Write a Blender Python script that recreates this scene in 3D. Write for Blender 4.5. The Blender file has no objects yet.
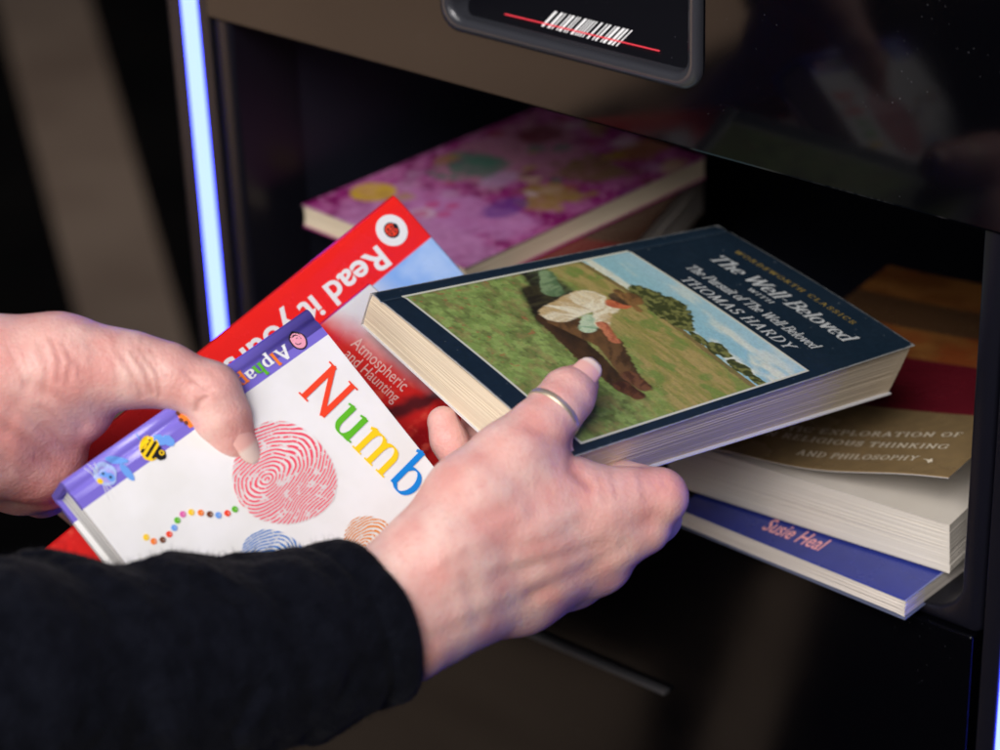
import bpy, bmesh, math, random
import numpy as np
from mathutils import Vector, Matrix

S = bpy.context.scene
COL = S.collection
random.seed(4)

# ------------------------------------------------------------------ camera, world, lamps, exposure
F = 2506.0                                     # focal length in pixels of a 1000 px wide frame
RIGHT = np.array([.768, .2745, -.5786]); DOWN = np.array([.0325, .8856, .4632])
RIGHT /= np.linalg.norm(RIGHT); DOWN -= RIGHT * (RIGHT @ DOWN); DOWN /= np.linalg.norm(DOWN)
M = np.stack([RIGHT, np.cross(RIGHT, DOWN), -DOWN])   # camera axes (x right, y down, z ahead) -> world
CAM = np.array([.67, -.8233391, 1.5615])

cam_data = bpy.data.cameras.new('camera')
cam = bpy.data.objects.new('camera', cam_data); COL.objects.link(cam)
cam_data.sensor_width = 36; cam_data.lens = 36 * F / 1000
cam_data.clip_start = .05; cam_data.clip_end = 60
R3 = np.stack([M @ [1, 0, 0], M @ [0, -1, 0], M @ [0, 0, -1]], 1)
mw = np.eye(4); mw[:3, :3] = R3; mw[:3, 3] = CAM
cam.matrix_world = Matrix(mw.tolist())
cam_data.dof.use_dof = True; cam_data.dof.focus_distance = 1.045; cam_data.dof.aperture_fstop = 6.0
cam_data.dof.aperture_blades = 9
S.camera = cam

wd = bpy.data.worlds.new('World'); S.world = wd; wd.use_nodes = True
bg = wd.node_tree.nodes['Background']
bg.inputs[0].default_value = (.80, .86, 1.0, 1); bg.inputs[1].default_value = .06

def area(name, loc, target, size, power, colour, spread=180):
    l = bpy.data.lights.new(name, 'AREA'); l.shape = 'RECTANGLE'; l.size, l.size_y = size
    l.energy = power; l.color = colour; l.spread = math.radians(spread)
    o = bpy.data.objects.new(name, l); COL.objects.link(o); o.location = loc
    o.rotation_euler = (Vector(target) - Vector(loc)).to_track_quat('-Z', 'Y').to_euler()
    return o
area('ceiling_lamp', (.80, -1.60, 2.5), (.05, -.2, 1.05), (1.0, .8), 36, (1.0, .955, .955))
area('left_lamp', (-.05, -1.4, 2.6), (.0, -.2, 1.0), (1.0, .8), 15, (1.0, .975, .95))
area('front_fill', (.5, -2.9, 1.9), (.05, -.1, 1.0), (1.8, 1.2), 26, (1.0, .96, .965))  # fill added behind the camera to lift front-facing covers and page edges
area('floor_fill', (-2.6, -2.3, 2.8), (-2.3, -2.3, 0), (1.6, 1.6), 95, (1.0, .84, .76), 75)  # added lamp, narrowed to brighten the floor mirrored in the upper panel
area('far_lamp', (-2.2, 1.9, 2.6), (-2.2, 1.5, 0), (.8, .8), 7, (1.0, .88, .84), 90)

S.view_settings.view_transform = 'Standard'; S.view_settings.look = 'None'
S.view_settings.exposure = 0; S.view_settings.gamma = 1
S.render.engine = 'CYCLES'
S.cycles.use_denoising = True
S.cycles.max_bounces = 8

# ------------------------------------------------------------------ view helpers
C0 = np.array([500., 375.])
def ray(p): return M @ np.array([(p[0]-C0[0])/F, (p[1]-C0[1])/F, 1.])
K = 1.035                                      # held things: real depth over first estimate
def at(x, y, Z): return CAM + ray((x, y)) * Z * K
def on_plane(p, p0, n):
    r = ray(p); return CAM + r * (((p0 - CAM) @ n) / (r @ n))
def on_y(p, y): return on_plane(p, np.array([0, y, 0.]), np.array([0, 1., 0]))
def on_z(p, z): return on_plane(p, np.array([0, 0, z]), np.array([0, 0, 1.]))
def to_px(P):
    q = (np.atleast_2d(P) - CAM) @ M
    return C0 + F * q[:, :2] / q[:, 2:]
def unit(v): v = np.asarray(v, float); return v / np.linalg.norm(v)

# ------------------------------------------------------------------ objects
def link(o, parent=None):
    COL.objects.link(o)
    if parent is not None: o.parent = parent
    return o
def tag(o, label=None, cat=None, group=None, kind=None):
    if label: o['label'] = label
    if cat: o['category'] = cat
    if group: o['group'] = group
    if kind: o['kind'] = kind
    return o
def empty(name, mat=None, label=None, cat=None, group=None):
    o = bpy.data.objects.new(name, None); COL.objects.link(o); o.empty_display_size = .02
    if mat is not None: o.matrix_world = mat
    return tag(o, label, cat, group)
def frame(o, x, y, z):
    m = np.eye(4); m[:3, 0] = x; m[:3, 1] = y; m[:3, 2] = z; m[:3, 3] = o
    return Matrix(m.tolist())

class MB:                                       # collects verts / faces of one mesh
    def __init__(s): s.v = []; s.f = []; s.m = []; s.c = None
    def add(s, vs, fs, mi=0):
        k = len(s.v); s.v += [tuple(map(float, p)) for p in vs]
        s.f += [tuple(i + k for i in f) for f in fs]; s.m += [mi] * len(fs)
    def box(s, lo, hi, mi=0):
        x0, y0, z0 = lo; x1, y1, z1 = hi
        s.add([(x0,y0,z0),(x1,y0,z0),(x1,y1,z0),(x0,y1,z0),(x0,y0,z1),(x1,y0,z1),(x1,y1,z1),(x0,y1,z1)],
              [(3,2,1,0),(4,5,6,7),(0,1,5,4),(1,2,6,5),(2,3,7,6),(3,0,4,7)], mi)
    def poly(s, pts, z=0, mi=0):
        s.add([(p[0], p[1], z) for p in pts], [tuple(range(len(pts)))], mi)
    def grid(s, P, mi=0, flip=False):           # P: (ny, nx, 3)
        ny, nx = P.shape[:2]
        fs = []
        for j in range(ny-1):
            for i in range(nx-1):
                q = (j*nx+i, j*nx+i+1, (j+1)*nx+i+1, (j+1)*nx+i)
                fs.append(q[::-1] if flip else q)
        s.add(P.reshape(-1, 3), fs, mi)
    def build(s, name, mats, parent=None, smooth=False, bevel=0, seg=2):
        me = bpy.data.meshes.new(name); me.from_pydata(s.v, [], s.f); me.update()
        for m in (mats if isinstance(mats, (list, tuple)) else [mats]): me.materials.append(m)
        me.polygons.foreach_set('material_index', s.m)
        if smooth: me.polygons.foreach_set('use_smooth', [True]*len(me.polygons))
        o = bpy.data.objects.new(name, me); link(o, parent)
        if bevel:
            b = o.modifiers.new('bevel', 'BEVEL'); b.width = bevel; b.segments = seg; b.limit_method = 'ANGLE'
            b.harden_normals = False
            me.polygons.foreach_set('use_smooth', [True]*len(me.polygons))
            o.modifiers.new('wn', 'WEIGHTED_NORMAL')
        return o

# ------------------------------------------------------------------ materials
def mat(name, col=(.5,.5,.5), rough=.5, spec=.5, coat=0, ior=None, metal=0):
    m = bpy.data.materials.new(name); m.use_nodes = True
    b = m.node_tree.nodes['Principled BSDF']
    b.inputs['Base Color'].default_value = (*col, 1); b.inputs['Roughness'].default_value = rough
    b.inputs['Specular IOR Level'].default_value = spec; b.inputs['Metallic'].default_value = metal
    b.inputs['Coat Weight'].default_value = coat; b.inputs['Coat Roughness'].default_value = .08
    if ior: b.inputs['IOR'].default_value = ior
    return m
def nodes(m): return m.node_tree.nodes, m.node_tree.links, m.node_tree.nodes['Principled BSDF']
def N(m, t, **kw):
    n = m.node_tree.nodes.new(t)
    for k, v in kw.items():
        if k in n.inputs: n.inputs[k].default_value = v
        else: setattr(n, k, v)
    return n
def coord(m, scale=(1,1,1)):
    tc = N(m, 'ShaderNodeTexCoord'); mp = N(m, 'ShaderNodeMapping'); mp.inputs['Scale'].default_value = scale
    m.node_tree.links.new(tc.outputs['Object'], mp.inputs['Vector']); return mp.outputs['Vector']
def add_bump(m, vec, scale, strength, dist=.001, detail=4, typ='ShaderNodeTexNoise'):
    _, L, b = nodes(m)
    t = N(m, typ); t.inputs['Scale'].default_value = scale
    if typ == 'ShaderNodeTexNoise': t.inputs['Detail'].default_value = detail
    L.new(vec, t.inputs['Vector'])
    bp = N(m, 'ShaderNodeBump'); bp.inputs['Strength'].default_value = strength; bp.inputs['Distance'].default_value = dist
    L.new(t.outputs[0], bp.inputs['Height'])
    old = b.inputs['Normal'].links
    if old: L.new(old[0].from_socket, bp.inputs['Normal'])
    L.new(bp.outputs[0], b.inputs['Normal']); return t
def vary(m, vec, scale, c0, c1, detail=4, lo=.35, hi=.65):
    _, L, b = nodes(m)
    t = N(m, 'ShaderNodeTexNoise'); t.inputs['Scale'].default_value = scale; t.inputs['Detail'].default_value = detail
    L.new(vec, t.inputs['Vector'])
    r = N(m, 'ShaderNodeValToRGB'); e = r.color_ramp.elements
    e[0].position, e[1].position = lo, hi; e[0].color, e[1].color = (*c0, 1), (*c1, 1)
    L.new(t.outputs[0], r.inputs[0]); L.new(r.outputs[0], b.inputs['Base Color']); return r
def vary_rough(m, vec, scale, r0, r1):
    _, L, b = nodes(m)
    t = N(m, 'ShaderNodeTexNoise'); t.inputs['Scale'].default_value = scale; t.inputs['Detail'].default_value = 6
    L.new(vec, t.inputs['Vector'])
    r = N(m, 'ShaderNodeMapRange'); r.inputs[1].default_value = .3; r.inputs[2].default_value = .7
    r.inputs[3].default_value = r0; r.inputs[4].default_value = r1
    L.new(t.outputs[0], r.inputs[0]); L.new(r.outputs[0], b.inputs['Roughness'])

gloss_black = mat('gloss_black', (.0012,.0012,.0020), .06, .5, ior=1.31)
v = coord(gloss_black); vary_rough(gloss_black, v, 9, .04, .12)
def dust(m, vec, scale, col):                    # sparse specks of dust and hair-fine scratches
    _, L, b = nodes(m)
    vo = N(m, 'ShaderNodeTexVoronoi'); vo.inputs['Scale'].default_value = scale; L.new(vec, vo.inputs['Vector'])
    no = N(m, 'ShaderNodeTexNoise'); no.inputs['Scale'].default_value = scale*.13; no.inputs['Detail'].default_value = 3; L.new(vec, no.inputs['Vector'])
    mr = N(m, 'ShaderNodeMapRange'); mr.inputs[1].default_value = .45; mr.inputs[2].default_value = .75; mr.inputs[3].default_value = 0; mr.inputs[4].default_value = .12
    L.new(no.outputs[0], mr.inputs[0])
    lt = N(m, 'ShaderNodeMath', operation='LESS_THAN'); L.new(vo.outputs['Distance'], lt.inputs[0]); L.new(mr.outputs[0], lt.inputs[1])
    mx = N(m, 'ShaderNodeMix', data_type='RGBA'); mx.inputs[6].default_value = b.inputs['Base Color'].default_value
    mx.inputs[7].default_value = (*col, 1); L.new(lt.outputs[0], mx.inputs[0]); L.new(mx.outputs[2], b.inputs['Base Color'])
dust(gloss_black, v, 330, (.05,.05,.055))
satin_black = mat('satin_black', (.005,.005,.009), .32, .35)
v = coord(satin_black); add_bump(satin_black, v, 900, .12, .0004)
inner_black = mat('inner_black', (.011,.012,.021), .42, .4)
frame_grey = mat('frame_grey', (.030,.031,.038), .26, .6); add_bump(frame_grey, coord(frame_grey), 1500, .15, .0003)
glass_black = mat('scanner_glass', (.003,.003,.005), .34, .2); dust(glass_black, coord(glass_black), 320, (.05,.05,.06))
mark_white = mat('mark_white', (.86,.86,.86), .5)
def emit(name, col, st):
    m = bpy.data.materials.new(name); m.use_nodes = True; nt = m.node_tree
    b = nt.nodes['Principled BSDF']; b.inputs['Base Color'].default_value = (.02,.02,.02,1)
    b.inputs['Emission Color'].default_value = (*col, 1); b.inputs['Emission Strength'].default_value = st
    return m
led_core = emit('led_core', (.55,.85,1.0), 1.0); led_core.node_tree.nodes['Principled BSDF'].inputs['Emission Color'].default_value = (.048,.068,1.0,1)
led_core.node_tree.nodes['Principled BSDF'].inputs['Emission Strength'].default_value = 13
laser_red = emit('laser_red', (1.0,.03,.06), 1.0)

page_white = mat('page_paper', (.62,.56,.45), .85, .2)
def paper(name, c0, c1, axis_scale):
    m = mat(name, c0, .85, .15)
    vary(m, coord(m, axis_scale), 6, c0, c1, 6, .3, .7)
    return m
paper_tan  = paper('paper_tan',  (.68,.57,.41), (.74,.63,.47), (3,3,500))
paper_pale = paper('paper_pale', (.60,.54,.47), (.70,.64,.57), (3,3,700))
paper_cream= paper('paper_cream',(.58,.53,.45), (.68,.63,.55), (3,3,500))
skin_gold = mat('ring_gold', (.72,.60,.44), .42, .5, metal=.8)
def cover_mat(name, rough=.22, spec=.5, bump=.05, coat=.0):
    m = mat(name, (.5,.5,.5), rough, spec, coat)
    _, L, b = nodes(m); a = N(m, 'ShaderNodeAttribute', attribute_name='Col'); L.new(a.outputs['Color'], b.inputs['Base Color'])
    v = coord(m); add_bump(m, v, 60, bump, .0006, 2); vary_rough(m, v, 35, rough*.75, rough*1.4)
    return m
cover_gloss = cover_mat('printed_cover', .24)
cover_soft = cover_mat('printed_cover_worn', .34, .5, .16)
def ink(name, col, rough=.3): return mat('ink_' + name, col, rough, .4)
def srgb(r, g, b):
    f = lambda c: (c/255/12.92) if c <= 10 else ((c/255+.055)/1.055)**2.4
    return (f(r), f(g), f(b))

# ------------------------------------------------------------------ numpy noise and paint
def hash2(i, j, s):
    h = (i.astype(np.int64)*374761393 + j.astype(np.int64)*668265263 + s*1274126177) & 0x7fffffff
    h = ((h ^ (h >> 13)) * 1274126177) & 0x7fffffff
    return ((h ^ (h >> 16)) & 0xffff) / 65535.0
def vnoise(x, y, s=0):
    i, j = np.floor(x), np.floor(y); fx, fy = x-i, y-j
    fx = fx*fx*(3-2*fx); fy = fy*fy*(3-2*fy)
    a, b, c, d = hash2(i,j,s), hash2(i+1,j,s), hash2(i,j+1,s), hash2(i+1,j+1,s)
    return (a*(1-fx)+b*fx)*(1-fy) + (c*(1-fx)+d*fx)*fy
def fbm(x, y, s=0, o=4):
    t = 0; a = .5; n = 0
    for k in range(o): t = t + a*vnoise(x*2**k, y*2**k, s+k); n += a; a *= .5
    return t/n
def sm(a, b, x): t = np.clip((x-a)/(b-a), 0, 1); return t*t*(3-2*t)
def mix(c, d, t): t = np.asarray(t)[..., None]; return c*(1-t) + np.asarray(d)*t
def in_poly(X, Y, pts):
    r = np.zeros(X.shape, bool); n = len(pts)
    for k in range(n):
        x0, y0 = pts[k]; x1, y1 = pts[(k+1) % n]
        if y0 == y1: continue
        r ^= ((y0 > Y) != (y1 > Y)) & (X < (x1-x0)*(Y-y0)/(y1-y0)+x0)
    return r.astype(float)
def seg_dist(X, Y, x0, y0, x1, y1):
    dx, dy = x1-x0, y1-y0; t = np.clip(((X-x0)*dx+(Y-y0)*dy)/(dx*dx+dy*dy+1e-12), 0, 1)
    return np.hypot(X-x0-t*dx, Y-y0-t*dy)

# ------------------------------------------------------------------ lettering: a broad-nib serif alphabet
def arc(cx, cy, rx, ry, a0, a1, n=14):
    return [(cx+rx*math.cos(math.radians(a0+(a1-a0)*k/n)), cy+ry*math.sin(math.radians(a0+(a1-a0)*k/n))) for k in range(n+1)]
XH = .66
def st(x, y0, y1, s0=.15, s1=.15):
    r = [[(x, y0), (x, y1)]]
    if s0: r.append([(x-s0, y0), (x+s0, y0)])
    if s1: r.append([(x-s1, y1), (x+s1, y1)])
    return r
def fl(x, y0, y1, s0=.13):                       # lower-case stem with a flag at its top left
    r = [[(x, y0), (x, y1)], [(x-.13, y1-.06), (x, y1)]]
    if s0: r.append([(x-s0, y0), (x+s0, y0)])
    return r
G = {
 ' ': (.34, []), '-': (.42, [[(.06,.34),(.36,.34)]]),
 'T': (.84, st(.42,0,1,.16,0)+[[(.04,.985),(.80,.985)],[(.04,1),(.04,.80)],[(.80,1),(.80,.80)]]),
 'H': (1.0, st(.20,0,1)+st(.80,0,1)+[[(.2,.52),(.8,.52)]]),
 'E': (.78, st(.20,0,1,.14,.14)+[[(.2,.985),(.66,.985),(.66,.82)],[(.2,.52),(.52,.52)],[(.2,.015),(.70,.015),(.72,.2)]]),
 'F': (.72, st(.20,0,1,.14,.14)+[[(.2,.985),(.66,.985),(.66,.82)],[(.2,.52),(.52,.52)]]),
 'L': (.74, st(.20,0,1)+[[(.2,.015),(.68,.015),(.70,.2)]]),
 'I': (.40, st(.20,0,1)),
 'W': (1.25,[[(.10,1),(.38,.0)],[(.38,.0),(.63,.95)],[(.60,1),(.88,.0)],[(.88,0),(1.14,1)],[(0,1),(.24,1)],[(.5,1),(.72,1)],[(1.02,1),(1.25,1)]]),
 'B': (.80, st(.20,0,1,.14,.14)+[[(.2,.985),(.40,.985)]+arc(.42,.75,.24,.235,90,-90)+[(.2,.515)],[(.2,.515)]+arc(.44,.26,.27,.25,90,-90)+[(.2,.015)]]),
 'P': (.76, st(.20,0,1)+[[(.2,.985)]+arc(.42,.73,.27,.255,90,-90)+[(.2,.475)]]),
 'R': (.88, st(.20,0,1)+[[(.2,.985)]+arc(.42,.745,.25,.24,90,-90)+[(.2,.505)],[(.42,.5),(.78,0)],[(.70,0),(.90,0)]]),
 'D': (.94, st(.20,0,1,.14,.14)+[[(.2,.985),(.40,.985)]+arc(.42,.5,.42,.485,90,-90)+[(.2,.015)]]),
 'O': (1.0, [arc(.5,.5,.40,.485,90,450,28)]),
 'C': (.90, [arc(.5,.5,.40,.485,40,318,24), [(.80,.98),(.80,.74)]]),
 'G': (.96, [arc(.5,.5,.40,.485,40,318,24), [(.80,.98),(.80,.74)], [(.82,.42),(.82,.10)],[(.68,.42),(.94,.42)]]),
 'S': (.68, [arc(.34,.745,.22,.24,35,262,16)+arc(.34,.26,.25,.245,82,-150,16), [(.54,.98),(.54,.76)],[(.11,.02),(.11,.26)]]),
 'M': (1.2, [[(.18,0),(.24,1)],[(.24,1),(.58,.05)],[(.58,.05),(.94,1)],[(.94,1),(1.0,0)],[(.06,0),(.3,0)],[(.88,0),(1.14,0)],[(.10,1),(.26,1)],[(.92,1),(1.08,1)]]),
 'A': (.96, [[(.14,0),(.46,1)],[(.46,1),(.80,0)],[(.24,.34),(.68,.34)],[(.02,0),(.27,0)],[(.68,0),(.94,0)]]),
 'N': (1.0, [[(.20,0),(.20,1)],[(.17,1),(.82,0)],[(.82,0),(.82,1)],[(.06,0),(.34,0)],[(.03,1),(.2,1)],[(.68,1),(.96,1)]]),
 'Y': (.92, [[(.12,1),(.46,.48)],[(.80,1),(.46,.48)],[(.46,.5),(.46,0)],[(.30,0),(.62,0)],[(0,1),(.26,1)],[(.68,1),(.92,1)]]),
 'K': (.94, st(.20,0,1)+[[(.2,.42),(.74,1)],[(.40,.62),(.82,0)],[(.64,1),(.88,1)],[(.72,0),(.96,0)]]),
 'X': (.92, [[(.14,1),(.80,0)],[(.12,0),(.78,1)],[(.02,1),(.28,1)],[(.66,1),(.90,1)],[(.0,0),(.26,0)],[(.68,0),(.94,0)]]),
 'U': (.96, [[(.20,1),(.20,.36)]+arc(.48,.34,.28,.33,180,360)+[(.76,1)],[(.06,1),(.36,1)],[(.64,1),(.90,1)]]),
 'h': (.72, fl(.16,0,1.04)+[[(.16,.42)]+arc(.36,.40,.20,.25,150,0)+[(.56,0)],[(.43,0),(.69,0)]]),
 'e': (.60, [[(.08,.36),(.52,.36)]+arc(.30,.34,.22,.315,5,318,22)]),
 'l': (.34, fl(.17,0,1.04)),
 'o': (.66, [arc(.33,.325,.245,.32,90,450,24)]),
 'v': (.62, [[(.10,XH),(.32,0)],[(.32,0),(.52,XH)],[(0,XH),(.22,XH)],[(.42,XH),(.62,XH)]]),
 'd': (.70, [arc(.32,.325,.23,.32,60,300,20), [(.53,0),(.53,1.04)],[(.40,.98),(.53,1.04)],[(.53,.02),(.66,.03)]]),
 'u': (.74, [[(.17,XH),(.17,.24)]+arc(.36,.22,.19,.215,180,330)+[(.56,.2)], [(.56,XH),(.56,.0)],[(.03,XH-.03),(.17,XH)],[(.42,XH-.03),(.56,XH)],[(.56,.02),(.70,.03)]]),
 'r': (.52, fl(.16,0,XH)+[[(.16,.40)]+arc(.34,.44,.17,.19,150,50)]),
 's': (.48, [arc(.24,.49,.15,.155,35,262,14)+arc(.24,.175,.17,.165,82,-150,14), [(.38,.65),(.38,.50)],[(.075,0),(.075,.17)]]),
 'i': (.34, fl(.17,0,XH)+[arc(.17,.92,.022,.03,0,360,8)]),
 't': (.42, [[(.17,.88),(.17,.14)]+arc(.28,.13,.11,.12,180,320),[(.03,XH),(.38,XH)]]),
 'f': (.42, [[(.17,0),(.17,.82)]+arc(.31,.84,.14,.19,180,40),[(.03,XH),(.36,XH)],[(.04,0),(.32,0)]]),
 'a': (.60, [arc(.27,.47,.19,.18,160,0,10)+[(.46,.0)],[(.46,.40)]+arc(.26,.19,.175,.175,80,300,16)+[(.46,.16)],[(.46,.02),(.58,.03)]]),
 'p': (.72, [[(.17,-.32),(.17,XH)],[(.03,XH-.04),(.17,XH)],[(.04,-.32),(.31,-.32)], arc(.38,.325,.23,.32,130,-130,20)]),
 'w': (.94, [[(.10,XH),(.30,0)],[(.30,0),(.47,.62)],[(.46,XH),(.65,0)],[(.65,0),(.85,XH)],[(0,XH),(.2,XH)],[(.38,XH),(.54,XH)],[(.76,XH),(.94,XH)]]),
 'm': (1.10,fl(.16,0,XH)+[[(.16,.42)]+arc(.35,.42,.19,.23,150,0)+[(.54,0)],[(.42,0),(.66,0)],[(.54,.42)]+arc(.73,.42,.19,.23,150,0)+[(.92,0)],[(.80,0),(1.05,0)]]),
 'b': (.70, [[(.16,.06),(.16,1.04)],[(.03,.98),(.16,1.04)], arc(.37,.325,.24,.32,140,-140,22)+[(.16,.06)]]),
 'n': (.72, fl(.16,0,XH)+[[(.16,.42)]+arc(.36,.42,.20,.23,150,0)+[(.56,0)],[(.43,0),(.69,0)]]),
 'g': (.66, [arc(.30,.42,.19,.225,90,450,18), [(.44,.57),(.60,.62)], arc(.30,-.08,.24,.19,90,450,18)]),
}
def ribbon(mb, pts, z, nib, T, mi):
    P = np.array(pts, float)
    k = np.r_[True, np.hypot(*np.diff(P, axis=0).T) > 1e-6]; P = P[k]
    if len(P) < 2: return
    closed = np.hypot(*(P[0]-P[-1])) < 1e-6
    t = np.gradient(P, axis=0)
    if closed: t[0] = t[-1] = P[1]-P[-2]
    t /= np.linalg.norm(t, axis=1)[:, None] + 1e-12
    n = np.stack([-t[:, 1], t[:, 0]], 1)
    hw = np.sqrt((nib[0]*n[:, 0])**2 + (nib[1]*n[:, 1])**2)[:, None]
    e = .5*nib[1]
    if not closed: P[0] -= t[0]*e; P[-1] += t[-1]*e
    a, b = P+n*hw, P-n*hw
    V = [T(*p, z) for p in a] + [T(*p, z) for p in b]; m = len(P)
    mb.add(V, [(i, m+i, m+i+1, i+1) for i in range(m-1)], mi)
def serif_text(mb, text, T, nib=(.078,.026), shear=0, track=0, mis=None, z0=0):
    x = 0; k = 0
    for ci, ch in enumerate(text):
        w, strokes = G[ch]
        for s in strokes:
            k += 1
            ribbon(mb, [(x+p[0]+shear*p[1], p[1]) for p in s], z0+k*2.5e-6, nib, T, mis[ci] if mis else 0)
        x += w + track
    return x
def text_len(text, track=0): return sum(G[c][0]+track for c in text)
def place_serif(mb, text, p0, p1, cap, z, hfun=None, on3=None, **kw):
    """text from p0 to p1 (local mm-free units), letters of height cap, up = left of the direction"""
    p0, p1 = np.array(p0, float), np.array(p1, float); L = np.linalg.norm(p1-p0); d = (p1-p0)/L; u = np.array([-d[1], d[0]])
    sx = L/text_len(text, kw.get('track', 0))
    def T(x, y, zz):
        q = p0 + d*x*sx + u*y*cap
        if on3: a = on3(q[0], q[1]); return (a[0], a[1], a[2]+z+zz)
        return (q[0], q[1], (hfun(q[0], q[1]) if hfun else 0) + z + zz)
    serif_text(mb, text, T, **kw)
def sans_verts(text, bold=0.0):
    cu = bpy.data.curves.new('letters', 'FONT'); cu.body = text; cu.offset = bold; cu.resolution_u = 4
    o = bpy.data.objects.new('letters', cu); COL.objects.link(o)
    dg = bpy.context.evaluated_depsgraph_get(); me = o.evaluated_get(dg).to_mesh()
    V = np.array([tuple(p.co) for p in me.vertices]); Fs = [tuple(p.vertices) for p in me.polygons]
    o.evaluated_get(dg).to_mesh_clear(); bpy.data.objects.remove(o); bpy.data.curves.remove(cu)
    return V, Fs
def place_sans(mb, text, p0, p1, height, z, bold=0.0, mi=0, shear=0, hfun=None):
    V, Fs = sans_verts(text, bold)
    x0, x1 = V[:, 0].min(), V[:, 0].max()
    p0, p1 = np.array(p0, float), np.array(p1, float); L = np.linalg.norm(p1-p0); d = (p1-p0)/L; u = np.array([-d[1], d[0]])
    sx = L/(x1-x0); sy = height/.72
    out = []
    for q in V:
        r = p0 + d*((q[0]-x0)*sx + shear*q[1]*sy) + u*q[1]*sy
        out.append((r[0], r[1], z + (hfun(r[0], r[1]) if hfun else 0)))
    mb.add(out, Fs, mi)

# ------------------------------------------------------------------ books
def coloured(o, cols):
    me = o.data; a = me.color_attributes.new('Col', 'FLOAT_COLOR', 'POINT')
    c = np.ones((len(me.vertices), 4), np.float32); c[:, :3] = cols
    a.data.foreach_set('color', c.ravel())
def sheet(name, pos, w, h, nx, ny, thick, paint, material, parent, under=(.6,.58,.52), edge=None):
    """a printed sheet: pos(x, y) -> local point of its printed side; paint(X, Y) -> colours"""
    X, Y = np.meshgrid(np.linspace(0, w, nx), np.linspace(0, h, ny))
    P = pos(X, Y); mb = MB()
    mb.grid(P); mb.grid(P - np.array([0, 0, thick]), flip=True)
    n = nx*ny
    per = [i for i in range(nx)] + [j*nx+nx-1 for j in range(1, ny)] + [(ny-1)*nx+i for i in range(nx-2, -1, -1)] + [j*nx for j in range(ny-2, 0, -1)]
    mb.f += [(per[(k+1) % len(per)], per[k], per[k]+n, per[(k+1) % len(per)]+n) for k in range(len(per))]; mb.m += [0]*len(per)
    o = mb.build(name, material, parent, smooth=False)
    sf = np.zeros(len(o.data.polygons), bool); sf[:2*(nx-1)*(ny-1)] = True
    o.data.polygons.foreach_set('use_smooth', sf)
    c = np.empty((2*n, 3)); c[:n] = paint(X, Y).reshape(-1, 3); c[n:] = under
    coloured(o, c); return o
def page_block(name, top, bot, material, parent, rows=22, jit=.00022, bow=0, inset=.0008, seed=1, n=26):
    """pages between the corner loops top and bot (local points), edges drawn as ragged leaves"""
    rg = np.random.RandomState(seed)
    top, bot = np.array(top, float), np.array(bot, float)
    c = top.mean(0); mb = MB()
    per = []
    for k in range(4):
        for i in range(n): per.append((k, i/n))
    P = np.zeros((rows+1, len(per), 3))
    wob = rg.randn(rows+1)*jit
    for r in range(rows+1):
        t = r/rows; L = top*(1-t) + bot*t; cc = L.mean(0)
        for q, (k, s) in enumerate(per):
            a, b = L[k], L[(k+1) % 4]
            p = a*(1-s) + b*s; d = b-a; out = np.array([d[1], -d[0], 0]); out /= np.linalg.norm(out)
            w = wob[r]*(1+.6*math.sin(s*7+k*2+r*.15)) - inset + bow*(4*t*(1-t))
            p = p + out*w; p[2] += rg.randn()*.00003 + .0004*math.sin(s*4.1+k*1.7+seed)*math.sin(math.pi*t)*abs(L[0][2]-bot[0][2]+.004)/.02
            P[r, q] = p
    m = len(per); vs = P.reshape(-1, 3); fs = []
    for r in range(rows):
        for q in range(m): fs.append((r*m+q, (r+1)*m+q, (r+1)*m+(q+1) % m, r*m+(q+1) % m))
    fs.append(tuple(range(m))); fs.append(tuple(rows*m+q for q in range(m))[::-1])
    mb.add(vs, fs); return mb.build(name, material, parent)
def slab(mb, quad, th, mi=0):
    q = np.array(quad, float); n = unit(np.cross(q[1]-q[0], q[3]-q[0]))
    vs = list(q) + list(q - n*th)
    mb.add(vs, [(0,1,2,3),(7,6,5,4),(0,4,5,1),(1,5,6,2),(2,6,7,3),(3,7,4,0)], mi)

# ------------------------------------------------------------------ floor
fm = mat('dark_floor', (.012,.011,.010), .9, .02); vary(fm, coord(fm), 5, (.0015,.0015,.0017), (.003,.0028,.0028))
mb = MB(); mb.add([(-9,-9,0),(9,-9,0),(9,9,0),(-9,9,0)], [(0,1,2,3)])
tag(mb.build('floor', fm), kind='structure')
wm = mat('tan_floor', (.5,.36,.26), .6, .3); vary(wm, coord(wm, (1,8,1)), 3, (.40,.30,.22), (.54,.42,.31))
bm_ = mat('brown_floor_strip', (.12,.085,.06), .6, .3); vary(bm_, coord(bm_, (1,1,1)), 4, (.10,.072,.052), (.13,.098,.072))
def floor_patch(name, pts, m, z=.004):
    mb = MB(); mb.add([(x, y, z) for x, y in pts], [tuple(range(len(pts)))]); return tag(mb.build(name, m), kind='structure')
floor_patch('floor_strip', [(-4.2,2.87),(-1.2,.735),(-1.2,.885),(-4.2,3.13)], bm_)
floor_patch('floor_boards', [(-1.80,-1.6),(-3.9,-1.2),(-4.4,-4.2),(-1.72,-4.2)], wm)
floor_patch('reflection_patch', [(-.722,-1.25),(-.67,-1.29),(-.44,-.80),(-.505,-.76)], wm)  # both tan patches are unseen, added as brown reflections for the lower door
floor_patch('reflection_patch', [(-.90,-.96),(-.70,-1.00),(-.60,-.84),(-.62,-.62),(-.95,-.62)][::-1], wm)

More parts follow.
